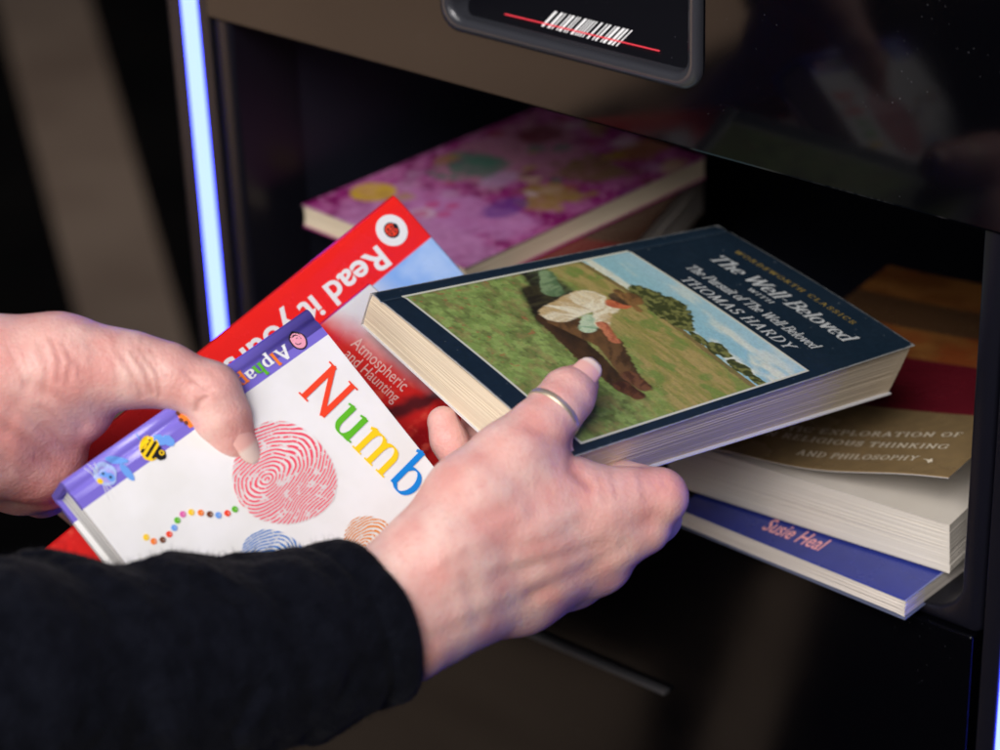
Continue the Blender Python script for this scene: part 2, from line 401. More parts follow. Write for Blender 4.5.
# ------------------------------------------------------------------ the book return machine
kiosk = empty('book_return_machine', Matrix.Translation((0, .2, 0)),
              'glossy black book return machine with an open slot, scanner window and blue light strips', 'return machine')
KI = Matrix.Translation((0, -.2, 0))
def kpart(mb, name, m, parent=None, **kw):
    mb.v = [(x, y-.2, z) for x, y, z in mb.v] if parent is None else mb.v
    return mb.build(name, m, parent or kiosk, **kw)
def rrect(x0, z0, x1, z1, r, n=8):
    p = []
    for cx, cz, a in ((x1-r, z0+r, -90), (x1-r, z1-r, 0), (x0+r, z1-r, 90), (x0+r, z0+r, 180)):
        p += [(cx+r*math.cos(math.radians(a+90*k/n)), cz+r*math.sin(math.radians(a+90*k/n))) for k in range(n+1)]
    return p
def ring(mb, outer, inner, y0, y1, ch=0):
    """a moulding between two loops of equal length, front at y0, back at y1, front edges chamfered by ch"""
    n = len(outer); o = np.array(outer); i = np.array(inner)
    d = (i-o); d /= np.linalg.norm(d, axis=1)[:, None]+1e-9
    loops = [(o, y1), (o, y0+ch), (o+d*ch*.3, y0+ch*.3), (o+d*ch, y0), (i-d*ch, y0), (i-d*ch*.3, y0+ch*.3), (i, y0+ch), (i, y1)]
    vs = [(p[0], y, p[1]) for L, y in loops for p in L]; fs = []
    for k in range(len(loops)-1):
        for q in range(n): fs.append((k*n+q, k*n+(q+1) % n, (k+1)*n+(q+1) % n, (k+1)*n+q)[::-1])
    mb.add(vs, fs)
# upper panel with a window for the scanner
XL, XR, ZT = -.2257, .2300, 1.139
mb = MB()
xs = [XL, -.0605, .0735, XR]; zs = [ZT+.0016, 1.1735, 1.36, 1.56]
for a in range(3):
    for b in range(3):
        if a == 1 and b == 1: continue
        mb.add([(xs[a],0,zs[b]),(xs[a+1],0,zs[b]),(xs[a+1],0,zs[b+1]),(xs[a],0,zs[b+1])], [(0,1,2,3)])
mb.add([(XL,0,ZT+.0016),(XR,0,ZT+.0016),(XL,.0006,ZT+.0005),(XR,.0006,ZT+.0005),(XL,.0018,ZT),(XR,.0018,ZT),(XL,.016,ZT),(XR,.016,ZT),(XL,.016,1.56),(XR,.016,1.56),(XL,0,1.56),(XR,0,1.56)],
       [(0,2,3,1),(2,4,5,3),(4,6,7,5),(0,10,8,6,4,2),(1,3,5,7,9,11),(8,10,11,9)])
kpart(mb, 'upper_panel', gloss_black)
# scanner window
mb = MB(); ring(mb, rrect(-.0662,1.1672,.0812,1.372,.011), rrect(-.0592,1.1745,.0742,1.362,.008), -.0035, .02, .0032)
sf = kpart(mb, 'scanner_frame', frame_grey, smooth=True)
mb = MB()
sl = 38; by = .11; bz = 1.1745 + math.tan(math.radians(sl))*by
mb.add([(-.0592,.004,1.1745),(.0742,.004,1.1745),(.0742,by,bz),(-.0592,by,bz),(-.0592,by,1.37),(.0742,by,1.37),(-.0592,.004,1.37),(.0742,.004,1.37)],
       [(0,1,2,3),(3,2,5,4),(0,3,4,6),(1,7,5,2),(4,5,7,6)])
kpart(mb, 'scanner_window', glass_black)
sn = np.array([0, -math.sin(math.radians(sl)), math.cos(math.radians(sl))]); s0 = np.array([0, .004, 1.1745]) + sn*.0006
su = np.array([0, math.cos(math.radians(sl)), math.sin(math.radians(sl))])
def on_scan(p): q = on_plane(p, s0, sn); return q
a0, a1, b0, b1 = on_scan((541,26)), on_scan((619,47)), on_scan((555,11)), on_scan((635,31))
mb = MB(); x = 0; rb = random.Random(11)
while x < .97:
    w = rb.choice([.014,.016,.024,.034]); g = rb.choice([.016,.020,.030,.044]) 
    lo, hi = (lambda t: a0*(1-t)+a1*t), (lambda t: b0*(1-t)+b1*t)
    mb.add([lo(x), lo(x+w), hi(x+w), hi(x)], [(0,1,2,3)]); x += w+g
kpart(mb, 'barcode_symbol', mark_white)
l0, l1 = on_scan((505,14.5)), on_scan((660,51.5)); mb = MB()
for t in range(1):
    d = unit(l1-l0); sd = np.cross(sn, d)*.00032
    mb.add([l0-sd+sn*.0004, l1-sd+sn*.0004, l1+sd+sn*.0004, l0+sd+sn*.0004], [(0,1,2,3)])
kpart(mb, 'laser_line', laser_red)
# frame round the slot, the box behind it, the door below
mb = MB(); ring(mb, rrect(XL+.0004,.9478,.2296,1.164,.003), rrect(-.2118,.9535,.2188,1.158,.017), .0022, .045, .0022)
kpart(mb, 'slot_frame', satin_black, smooth=True)
mb = MB(); t = .005; x0, x1, y0, y1, z0, z1 = -.2135, .2205, .045, .46, .9500, 1.165
mb.box((x0-t, y0, z0-t), (x0, y1, z1)); mb.box((x1, y0, z0-t), (x1+t, y1, z1)); mb.box((x0, y0, z0-t), (x1, y1, z0+.0025))
mb.box((x0, y0, z1), (x1, y1, z1+t)); mb.box((x0-t, y1, z0-t), (x1+t, y1+t, z1+t))
kpart(mb, 'slot_compartment', inner_black)
mb = MB(); mb.box((XL+.0003, -.0006, .36), (.2272, .03, .9468))
dr = kpart(mb, 'lower_door', gloss_black, bevel=.0016, seg=4)
mb = MB(); mb.box((-.16, -.0046, .8486), (.0632, .004, .8512))
for q in range(len(mb.v)): mb.v[q] = (mb.v[q][0], mb.v[q][1]-.2, mb.v[q][2])
o = mb.build('door_handle', mat('handle_grey', (.07,.068,.07), .35), dr, bevel=.001)
for sx in (-1, 1):                               # strip of blue light either side, dark posts and flanks
    a = (-.2358, -.2266) if sx < 0 else (.2304, .2398)
    mb = MB(); mb.box((a[0], .002, .36), (a[1], .05, 1.56)); kpart(mb, 'corner_post', satin_black, bevel=.0012)
    b = (-.2474, -.2362) if sx < 0 else (.2402, .2514)
    mb = MB(); mb.box((b[0], .0015, .36), (b[1], .02, 1.56)); kpart(mb, 'light_strip', led_core, bevel=.0015)
    c = (-.262, -.2478) if sx < 0 else (.2518, .30)
    mb = MB(); mb.box((c[0], .004, .02), (c[1], .5, 1.56)); kpart(mb, 'side_panel', satin_black, bevel=.003)

# ------------------------------------------------------------------ the novel held in the right hand
A, B, Cc, D = (np.array(p) for p in ([.0249,-.1541,1.1165],[.0678,.0309,1.0906],[.1826,.0146,1.0705],[.1520,-.1856,1.0955]))
A, B, Cc, D = (CAM + (p-CAM)*K for p in (A, B, Cc, D))
D = on_plane((567,459), A, np.array([.1847,.0939,.9783])); 
nU = unit(B-A); nN = unit([.1847,.0939,.9783]); nV = np.cross(nN, nU) * -1
nV = unit(D-A - nU*((D-A)@nU)); NW = np.cross(nV, nU); NW = NW if NW[2] > 0 else -NW
# local frame: x across the cover from the spine, y up the cover, z out of it
nf = frame(A, nV, nU, NW)
nfi = np.array(nf.inverted())
def nloc(P): return (nfi @ np.r_[P, 1])[:3]
def nwor(x, y, z): return A + nV*x + nU*y + NW*z
novel = empty('paperback_novel', nf, 'worn navy paperback with a countryside picture, held open end first by the right hand', 'book')
qt = np.array([nloc(p) for p in (A, D, Cc, B)]); qt[:, 2] = 0       # A spine-bottom, D fore-bottom, C fore-top, B spine-top
W_, H_ = .5*(qt[1][0]+qt[2][0]), .5*(qt[2][1]+qt[3][1])
def bil(q, s, t): 
    s = np.asarray(s)[..., None]; t = np.asarray(t)[..., None]
    return q[0]*(1-s)*(1-t)+q[1]*s*(1-t)+q[2]*s*t+q[3]*(1-s)*t
qb = qt + np.array([[-.003,0,-.0175],[-.004,0,-.0215],[-.005,0,-.0285],[-.003,0,-.0215]])
def npos(X, Y):
    P = bil(qt, X/.126, Y/.198)
    P[..., 2] += -.0005*np.exp(-((X-.0065)/.0012)**2) + .0012*np.sin(np.pi*X/.126)
    return P
def paint_novel(X, Y):
    x, y = X*1000, Y*1000
    navy = np.array(srgb(25,40,54))
    c = np.broadcast_to(navy, X.shape+(3,)).copy()
    w = fbm(x*.6, y*.6, 3); c = c*(.82+.4*w)[..., None]
    c = mix(c, srgb(150,160,165), .55*(vnoise(x*1.1, y*1.1, 9) > .972)*(vnoise(x*.2, y*.2, 5) > .45))
    ed = np.minimum(np.minimum(x, 126-x), np.minimum(y, 198-y))
    c = mix(c, srgb(170,172,170), .7*sm(.7,.25,ed+.5*(fbm(x*.35, y*.35, 21)-.4)))
    for qx, qy in ((0,0),(126,0),(126,198),(0,198)): c = mix(c, srgb(150,150,148), .8*sm(3.2, .6, np.hypot(x-qx, y-qy)+3*(fbm(x*.5, y*.5, 27)-.5)))
    c = mix(c, srgb(70,84,96), .5*sm(.5,.1,np.abs(x-6.5-.5*(fbm(y*.1, x*0, 29)-.5))))
    # picture of a meadow under a summer sky
    px, py = (x-6.2)/114, (y-12)/125
    inside = (px > 0)*(px < 1)*(py > 0)*(py < 1)
    u, v = px*114, py*125
    n1, n2, n3 = fbm(u*.11, v*.11, 31), fbm(u*.35, v*.35, 41), fbm(u*.9, v*.6, 51)
    grass = mix(np.broadcast_to(np.array(srgb(128,152,80)), c.shape), srgb(148,170,94), sm(.34,.68,n2))
    grass = mix(grass, srgb(150,172,96), .5*sm(.46,.76,n3)*sm(.40,.6,n1))
    grass = mix(grass, srgb(92,96,54), .55*sm(.46,.70,fbm(u*.16+7, v*.22, 61)))
    grass = mix(grass, srgb(66,72,44), .4*sm(.56,.74,fbm(u*.42, v*.42, 64)))
    grass = mix(grass, srgb(150,132,84), .6*sm(.48,.78,fbm(u*.2, v*.3+5, 71)))
    grass = mix(grass, srgb(170,100,72), .6*sm(.78,.92,vnoise(u*.45, v*.45, 81))*(px < .55)*(n1 > .45))
    far = mix(np.broadcast_to(np.array(srgb(146,142,76)), c.shape), srgb(174,154,94), sm(.35,.65,fbm(u*.1, v*.5, 91)))
    far = mix(far, srgb(112,140,66), .7*sm(.5,.65,fbm(u*.12, v*.2, 95)))
    hor = .775+.012*np.sin(px*5)
    pic = mix(grass, far, sm(.36,.62,py+.25*px-.12+.16*(n1-.5)))
    sky = mix(np.broadcast_to(np.array(srgb(150,196,204)), c.shape), srgb(222,226,204), sm(.42,.66,fbm(u*.05+3, v*.14, 101)))
    sky = mix(sky, srgb(176,208,218), sm(.85,1,py)*.6)
    pic = mix(pic, sky, (py > hor+.004*(n3-.5))*1.0)
    pic = mix(pic, srgb(122,104,66), .8*(np.abs(py-hor+.012) < .010+.01*(n2-.5)))
    for cx, cy, rx, ry, s in ((.43,.83,.125,.075,1),(.33,.82,.08,.055,2),(.54,.80,.07,.04,3),(.75,.80,.055,.035,4),(.88,.79,.06,.028,5),(.97,.79,.05,.02,6),(.66,.785,.05,.018,7)):
        d = np.hypot((px-cx)/rx, (py-cy)/ry) + .7*(fbm(u*.35, v*.35, 110+s)-.5)
        t = sm(1.06, .94, d)*(py > hor-.03)
        leaf = mix(np.broadcast_to(np.array(srgb(66,72,40)), c.shape), srgb(126,128,72), sm(.42,.68,fbm(u*.5+s, v*.5, 120)))
        pic = mix(pic, leaf, t)
    jx, jy = px+.010*(n2-.5)+.006*(n3-.5), py+.010*(n3-.5)+.008*(n2-.5)
    def limb(x0, y0, x1, y1, r0, r1, c0, c1, fr=.3, sd=1, soft=.012, st=1.0):
        """a brush stroke of a body: tapered, two tones broken up along it"""
        nonlocal pic
        dx, dy = x1-x0, y1-y0; L = dx*dx+dy*dy+1e-9
        t = np.clip(((jx-x0)*dx+(jy-y0)*dy)/L, 0, 1); d = np.hypot(jx-x0-t*dx, jy-y0-t*dy)-(r0+(r1-r0)*t)
        side = ((jx-x0)*-dy+(jy-y0)*dx)/math.sqrt(L)/max(r0, r1)
        m = sm(.30, .78, fbm((t*5*st+side)*fr*4, side*1.5+t*2, 130+sd)+.22*side)
        pic = mix(pic, mix(np.broadcast_to(np.array(c0), c.shape), c1, m), sm(soft*.5, -soft*.5, d))
    sh0, sh1 = srgb(240,232,198), srgb(196,168,116)
    # a farm hand resting in the grass beside his coat and a bank of reeds
    limb(.02,.55,.20,.52,.055,.075, srgb(44,42,34), srgb(84,94,62), .4, 1, .03)
    limb(.16,.46,.34,.36,.06,.035, srgb(40,36,28), srgb(70,66,44), .4, 2, .03)
    limb(.05,.585,.17,.52,.030,.040, srgb(132,156,112), srgb(88,116,78), .3, 3)
    limb(.34,.385,.60,.345,.052,.046, srgb(72,52,36), srgb(52,40,30), .3, 4)
    limb(.58,.35,.80,.335,.046,.034, srgb(84,60,40), srgb(58,44,32), .3, 5)
    limb(.80,.335,.86,.345,.034,.028, srgb(104,66,46), srgb(70,44,34), .3, 6)
    limb(.35,.42,.55,.47,.058,.050, srgb(116,84,52), srgb(78,58,40), .3, 7)
    limb(.55,.47,.76,.40,.048,.034, srgb(112,82,52), srgb(70,52,36), .3, 8)
    limb(.76,.40,.83,.40,.034,.028, srgb(120,80,56), srgb(84,54,40), .3, 9)
    limb(.31,.43,.27,.60,.062,.072, sh0, sh1, .35, 10)
    limb(.27,.60,.34,.62,.060,.050, sh0, srgb(216,196,150), .35, 11)
    limb(.40,.52,.44,.46,.040,.030, srgb(196,214,176), srgb(150,182,142), .3, 12)
    limb(.34,.61,.44,.53,.034,.028, sh0, sh1, .3, 13)
    limb(.44,.53,.55,.50,.022,.017, srgb(204,126,88), srgb(164,90,62), .3, 14)
    limb(.335,.672,.345,.69,.034,.036, srgb(206,114,74), srgb(166,78,52), .3, 15)
    limb(.30,.715,.335,.725,.036,.034, srgb(74,58,42), srgb(100,80,54), .3, 16)
    limb(.26,.742,.41,.722,.016,.014, srgb(150,112,66), srgb(104,76,46), .3, 17)
    limb(.315,.76,.35,.757,.032,.028, srgb(140,102,60), srgb(98,72,44), .3, 18)
    pic = mix(pic, pic*.80+.01, .35*sm(.45,.70,fbm(u*1.3, v*1.3, 140)))
    br = vnoise(u*2.2+v*.6, v*1.1-u*.5, 151)+vnoise(u*.9, v*2.4, 152)-1
    pic = pic*(1+.16*br)[..., None]
    edge = np.minimum(np.minimum(px*114, 114-px*114), np.minimum(py*125, 125-py*125))
    c = np.where(inside[..., None] > 0, pic, c)
    c = mix(c, srgb(214,214,196), (np.abs(edge) < .55)*(px > -.01)*(px < 1.01)*(py > -.01)*(py < 1.01)*.9)
    return c
sheet('cover', npos, .126, .198, 337, 529, .0004, paint_novel, cover_soft, novel)
ins = np.array([[.0,.0006,-.0006],[-.0012,.0006,-.0006],[-.0012,-.0006,-.0006],[.0,-.0006,-.0006]])
page_block('pages', qt+ins, qb+ins*[1,1,-.5], paper_tan, novel, rows=60, jit=.00006, inset=.0005, bow=.0004, seed=3)
mb = MB(); slab(mb, qb+np.array([0,0,.0003]), .0005)
mb.add(list(qt[[0,3]]+[-.0004,0,-.0003])+list(qb[[3,0]]+[-.0004,0,0]), [(0,1,2,3)])
white_card = mat('card_white', (.72,.72,.74), .4); navy_card = mat('card_navy', srgb(25,40,54), .35)
mb.build('back_cover', white_card, novel)
ink_silver = ink('silver', srgb(196,200,200), .3); ink_gold = ink('gold', srgb(150,128,66), .4)
def nh(x, y): return float(npos(np.array(x), np.array(y))[2])
def n3(x, y): return npos(np.array(x), np.array(y))
def novel_text(text, x0, x1, y0, y1, cap, inkm, name, **kw):
    mb = MB(); place_serif(mb, text, (x0/1000, y0/1000), (x1/1000, y1/1000), cap/1000, .00012, on3=n3, **kw); mb.build(name, inkm, novel)
novel_text('The Well-Beloved', 25.5, 110, 167.0, 169.5, 8.6, ink_silver, 'title_lettering', shear=.24, nib=(.085,.030))
novel_text('WITH', 56.5, 72, 162.0, 162.5, 2.7, ink_silver, 'small_lettering', shear=.12, track=.2, nib=(.085,.04))
novel_text('The Pursuit of The Well-Beloved', 29, 108.5, 150.2, 151.4, 5.8, ink_silver, 'subtitle_lettering', shear=.24, nib=(.085,.034))
novel_text('THOMAS HARDY', 37, 104.5, 139.6, 140.6, 5.8, ink_silver, 'author_lettering', shear=.22, track=.10, nib=(.085,.032))
novel_text('WORDSWORTH CLASSICS', 25.5, 101.5, 183.6, 184.2, 3.0, ink_gold, 'series_lettering', track=.30, nib=(.09,.045))

# ------------------------------------------------------------------ books held in the left hand
def tilted(px0, Z0, px_dir, px_side, ty0=-.6, nx=.34):
    """plane through px0 at depth Z0, leaning so that px_dir and px_side are at right angles on it"""
    best = None
    for ny in np.linspace(-.5, .5, 201):
        n = unit(M @ np.array([nx, ny, -math.sqrt(max(.05, 1-nx*nx-ny*ny))]))
        P = at(*px0, Z0); a = on_plane(px_dir, P, n); b = on_plane(px_side, P, n)
        e = abs(unit(a-P) @ unit(b-P))
        if best is None or e + .02*abs(ny) < best[0]: best = (e + .02*abs(ny), n, P, a, b)
    return best[1:]
# board book: origin at the top of the spine
bn, bo, ba, bb = tilted((307,308), .985, (61,481), (436,470))
bY = unit(bo-ba); bX = unit(np.cross(bY, bn)); bH = np.linalg.norm(bo-ba)
bX = bX if (bb-bo) @ bX > 0 else -bX
bf = frame(ba, bX, bY, bn); bfi = np.array(bf.inverted())
def bloc(px): return (bfi @ np.r_[on_plane(px, ba, bn), 1])[:2]
BW = .132; BT = .021
board = empty('board_book', bf, 'white board book with purple spine and a red fingerprint, pinched under the left thumb', 'book')
band = bloc((330,333))[0]
def bh(x, y=0):                                   # height of the front board: rounded spine, then a hinge groove
    r = .0022
    if x < r: return -r + math.sqrt(max(0, r*r-(r-x)**2))
    return -.0009*math.exp(-((x-.0058)/.0013)**2)
xs_ = [0, .0001,.0003,.0006,.0010,.0015,.0022,.003,.0038,.0043,.0048,.0053,.0058,.0063,.0068,.0073,.0078,.0088,.0100, band, band+1e-5, .04,.07,.10, BW]
prof = [(x, bh(x)) for x in xs_]; _pz = [z for x, z in prof]
def bd(x, y=0): return float(np.interp(x, xs_, _pz))
back = [(x, -BT-bh(x)) for x in xs_]
purple = mat('purple_cover', srgb(122,108,204), .2, .5); add_bump(purple, coord(purple), 70, .08, .0006, 2)
white_cov = mat('white_cover', (.80,.79,.77), .5, .3); vary(white_cov, coord(white_cov), 45, (.77,.76,.73), (.83,.82,.81), 3); add_bump(white_cov, coord(white_cov), 60, .05, .0006, 2)
th = .0024
outer = back[::-1] + prof
def insetp(x, z): return (max(x+.0, .0026), z)
inner = [(max(x, .0026), -BT+th) for x, z in back[::-1]] + [(max(x, .0026), min(-th, z-th+.0004)) for x, z in prof]
mb = MB(); n = len(outer)
for loop in (outer, inner):
    for y in (0, bH): mb.v += [(x, y, z) for x, z in loop]
def quad(a, b, c, d, mi): mb.f.append((a, b, c, d)); mb.m.append(mi)
for k in range(n-1):
    xm = .5*(outer[k][0]+outer[k+1][0]); mi = 0 if xm < band else 1
    quad(k, k+1, n+k+1, n+k, mi)
    quad(2*n+k+1, 2*n+k, 3*n+k, 3*n+k+1, mi)
    quad(k+1, k, 2*n+k, 2*n+k+1, mi); quad(n+k, n+k+1, 3*n+k+1, 3*n+k, mi)
quad(0, n, 3*n, 2*n, 1); quad(n-1, 3*n-1, 4*n-1, 2*n-1, 1)
o = mb.build('cover', [purple, white_cov], board)
o.data.polygons.foreach_set('use_smooth', [abs(p.normal[1]) < .5 and p.center[0] < .0098 for p in o.data.polygons])
gap = .0022
page_block('pages', [(.004,gap,-th-.0002),(BW-gap,gap,-th-.0002),(BW-gap,bH-gap,-th-.0002),(.004,bH-gap,-th-.0002)],
           [(.004,gap,-BT+th+.0002),(BW-gap,gap,-BT+th+.0002),(BW-gap,bH-gap,-BT+th+.0002),(.004,bH-gap,-BT+th+.0002)],
           paper('board_pages', (.42,.41,.40), (.60,.59,.57), (3,3,500)), board, rows=14, jit=.0003, inset=.0002)
LIFT = .00030
class Decal(MB):
    def __init__(s, hfun, loc=None): MB.__init__(s); s.h = hfun; s.k = 0; s.loc = loc
    def put(s, pts, mi, centre=None):             # a filled outline (fan) following the surface
        s.k += 1; pts = [np.array(p, float) for p in pts]; c = np.mean(pts, 0) if centre is None else np.array(centre)
        rings = [[c+(p-c)*f for p in pts] for f in (.25, .5, .75, 1)]
        z = LIFT + s.k*1.5e-5
        vs = [(*c, s.h(*c)+z)] + [(p[0], p[1], s.h(p[0], p[1])+z) for L in rings for p in L]; n = len(pts)
        fs = [(0, 1+i, 1+(i+1) % n) for i in range(n)] + [(1+k*n+i, 1+(k+1)*n+i, 1+(k+1)*n+(i+1) % n, 1+k*n+(i+1) % n) for k in range(3) for i in range(n)]
        s.add(vs, fs, mi)
    def oval(s, c, rx, ry, ang, mi, n=20, wob=0, seed=0):
        rg = random.Random(seed); a = math.radians(ang); pts = []
        for k in range(n):
            t = 2*math.pi*k/n; w = 1+wob*(rg.random()-.5); x, y = rx*w*math.cos(t), ry*w*math.sin(t)
            pts.append((c[0]+x*math.cos(a)-y*math.sin(a), c[1]+x*math.sin(a)+y*math.cos(a)))
        s.put(pts, mi, c)
    def line(s, p, q, w, mi):
        s.k += 1; p, q = np.array(p), np.array(q); d = unit(q-p); nn = np.array([-d[1], d[0]])*w/2; z = LIFT+s.k*1.5e-5
        P = np.array([[np.r_[p*(1-t)+q*t+sg*nn, 0] for t in np.linspace(0,1,9)] for sg in (1,-1)])
        for r in P:
            for v in r: v[2] = s.h(v[0], v[1])+z
        s.grid(P, mi, flip=True)
MM = .001
i_white, i_black = ink('white', (.8,.8,.8)), ink('black', (.012,.012,.014))
i_yel, i_org, i_red, i_grn, i_blu, i_pink, i_brn = (ink(n, srgb(*c)) for n, c in (('yellow',(250,206,30)),('orange',(244,126,40)),('red',(240,70,40)),('green',(96,184,40)),('blue',(24,130,214)),('magenta',(222,100,170)),('brown',(110,62,38))))
i_sky, i_pale, i_lilac = ink('sky_blue', srgb(108,160,232)), ink('pale_blue', srgb(170,190,236)), ink('pale_lilac', srgb(168,158,226))
# rabbit
dc = Decal(bd); c = np.array(bloc((108,474))); ux = unit(np.array(bloc((120,480)))-c)     # ux: picture's right
def bl(*p): return np.array(bloc(p))
dc.oval(bl(116.5,460), 4.6*MM, 1.5*MM, 48, 1); dc.oval(bl(127,472.5), 4.2*MM, 1.5*MM, -8+10, 1)
o1 = bl(105,474); dc.oval(o1, 5.0*MM, 4.4*MM, 0, 2, wob=.12, seed=2); dc.oval(o1+[.4*MM,.3*MM], 3.6*MM, 3.0*MM, 0, 3, wob=.15, seed=3)
for e in ((103,473.5),(110.5,477.5)): dc.oval(bl(*e), 1.9*MM, 1.5*MM, 0, 1, wob=.1, seed=5); dc.oval(bl(*e), .6*MM, .55*MM, 0, 4)
dc.oval(bl(99.8,481.5), 1.35*MM, 1.05*MM, 20, 5)
for a, b in (((96,477),(84,468)),((97,474),(88,464)),((98,472),(94,463)),((103,485),(108,500)),((105,485),(113,499)),((107,484),(117,494))): dc.line(bl(*a), bl(*b), .28*MM, 0)
dc.build('rabbit_picture', [i_white, i_sky, i_pale, i_lilac, i_black, i_yel], board)
# bee
dc = Decal(bd); bc = bl(149.5,448.5)
for w in ((159,440),(168,441)): dc.oval(bl(*w), 2.8*MM, 2.1*MM, 20, 1, wob=.2, seed=8)
dc.line(bl(140,440), bl(136,434), .5*MM, 1)
dc.oval(bc, 5.4*MM, 4.0*MM, -40+10, 2, wob=.08, seed=4)
ax = unit(bl(160,456)-bl(139,443)); ay = np.array([-ax[1], ax[0]])
for t, hh in ((-1.8,3.4),(.7,3.8),(3.1,3.0)): 
    dc.line(bc+ax*t*MM-ay*hh*MM, bc+ax*t*MM+ay*hh*MM, 1.25*MM, 3)
dc.oval(bl(160.5,455), 2.2*MM, 2.3*MM, 0, 3, wob=.2, seed=6); dc.oval(bl(161.5,453), 1.1*MM, 1.1*MM, 0, 2); dc.oval(bl(161.5,453), .55*MM, .55*MM, 0, 3)
dc.build('bee_picture', [i_white, i_sky, i_yel, i_black], board)
# orange animal, half under the thumb
dc = Decal(bd)
for p in ((182,414),(186,418),(190,422)): dc.oval(bl(*p), 2.4*MM, 1.9*MM, -30, 0, wob=.3, seed=9)
for p in ((178,413),(181,420),(186,423),(184,411)): dc.oval(bl(*p), 1.0*MM, .9*MM, 0, 1, wob=.3, seed=p[0])
dc.oval(bl(187,416), .9*MM, .7*MM, 0, 2)
dc.build('animal_picture', [i_org, i_brn, i_yel], board)
# round pink face badge
dc = Decal(bd); fc = bl(298,340.5)
for p in ((293.5,333.5),(302,346.5)): dc.oval(bl(*p), 1.1*MM, 1.1*MM, 0, 1)
dc.oval(fc, 4.2*MM, 3.5*MM, 0, 1, wob=.04); dc.oval(fc, 3.65*MM, 2.95*MM, 0, 0, wob=.04)
for a, b in (((295,343.5),(298,345)),((298,345),(301,343.5)),((296,339),(297,338)),((300,338),(301,339))): dc.line(bl(*a), bl(*b), .35*MM, 1)
dc.build('face_badge', [ink('baby_pink', srgb(236,160,180)), i_black], board)
# spine lettering, upside down to the viewer
mb = MB(); p0 = bl(285,344); p1 = bl(235,380)
place_serif(mb, 'Alphap', p0, p1, .0056, LIFT+.0001, hfun=bd, mis=[0,1,0,2,0,1], nib=(.10,.035)); mb.build('spine_lettering', [i_white, i_org, i_grn], board)
# big title, one colour a letter
mb = MB(); p0 = bl(297,391); p1 = bl(427,521)
place_serif(mb, 'Numbe', p0, p1, .0192, LIFT+.0001, hfun=bd, mis=[0,1,2,3,0], nib=(.072,.020), track=.03); mb.build('title_lettering', [i_red, i_grn, i_yel, i_blu], board)
# chain of sweets
dc = Decal(bd); sw = [(146,537.5,2),(153.5,541.5,1),(162.5,540,6),(169,534.5,3),(174,528,4),(177,520.5,5),(182.5,514.5,0),(191,512.5,2),(200.5,513,1),(209.5,514.5,6),(218,515.5,4),(227,513.5,3),(234.5,509.5,5)]
for x, y, m_ in sw: dc.oval(bl(x,y), 1.28*MM, 1.28*MM, 0, m_)
for x, y, m_ in sw: dc.oval(bl(x,y)+[.3*MM,.35*MM], .3*MM, .2*MM, 0, 7)
dc.build('sweets_picture', [i_pink, i_org, i_yel, i_red, i_sky, i_grn, i_brn, ink('glint', (.8,.74,.7))], board)
# fingerprints
def fingerprint(name, c, R, rgb, seed, period=.00125, sq=1.0):
    n = int(2.2*R/.00018); X, Y = np.meshgrid(np.linspace(-1.1*R,1.1*R,n), np.linspace(-1.1*R,1.1*R,n))
    r = np.hypot(X, Y*sq)*(1+.04*np.sin(3*np.arctan2(Y, X)+seed))
    cx, cy = -.10*R, -.32*R
    dx, dy = X-cx, Y-cy
    up = sm(-.25*R, .30*R, dy)
    ph = np.hypot(dx*1.04, dy*(.74-.16*up)) + .12*dx*up
    ph = ph*(1-.5*sm(.2*R,-.9*R,dy)) + .42*sm(.1*R,-.9*R,dy)*np.hypot(dx*.75, dy+.25*R)
    ph = ph/period + 2.2*(fbm(X/R*1.6+seed, Y/R*1.6, seed, 2)-.5) + .35*(fbm(X/R*7, Y/R*7, seed+3, 2)-.5)
    wv = .5+.5*np.cos(2*np.pi*ph)
    ink_ = sm(.34,.70,wv)*(1-.8*sm(.62,.70,fbm(X/R*14, Y/R*14, seed+5)))
    edge = sm(1.0, .965, r/R+.03*(fbm(X/R*9, Y/R*9, seed+9)-.5))
    t = ink_*edge
    mb = MB(); P = np.stack([c[0]+X, c[1]+Y, np.full(X.shape, LIFT)], -1); mb.grid(P)
    keep = t > .06
    k = keep[:-1,:-1] | keep[1:,1:] | keep[1:,:-1] | keep[:-1,1:]
    fl_ = k.ravel(); mb.f = [f for f, q in zip(mb.f, fl_) if q]; mb.m = [0]*len(mb.f)
    o = mb.build(name, cover_gloss, board)
    base = np.array((.80,.79,.77)); coloured(o, mix(np.broadcast_to(base, X.shape+(3,)), srgb(*rgb), t).reshape(-1, 3))
R1 = .5*np.linalg.norm(bl(231,474)-bl(336,472))
fingerprint('fingerprint_picture', bl(283.5,474), R1, (236,74,98), 3)
fingerprint('fingerprint_picture', bl(273,563), .0138, (60,124,200), 8, .0010)
fingerprint('fingerprint_picture', bl(372,545), .0122, (226,140,60), 14, .0010)

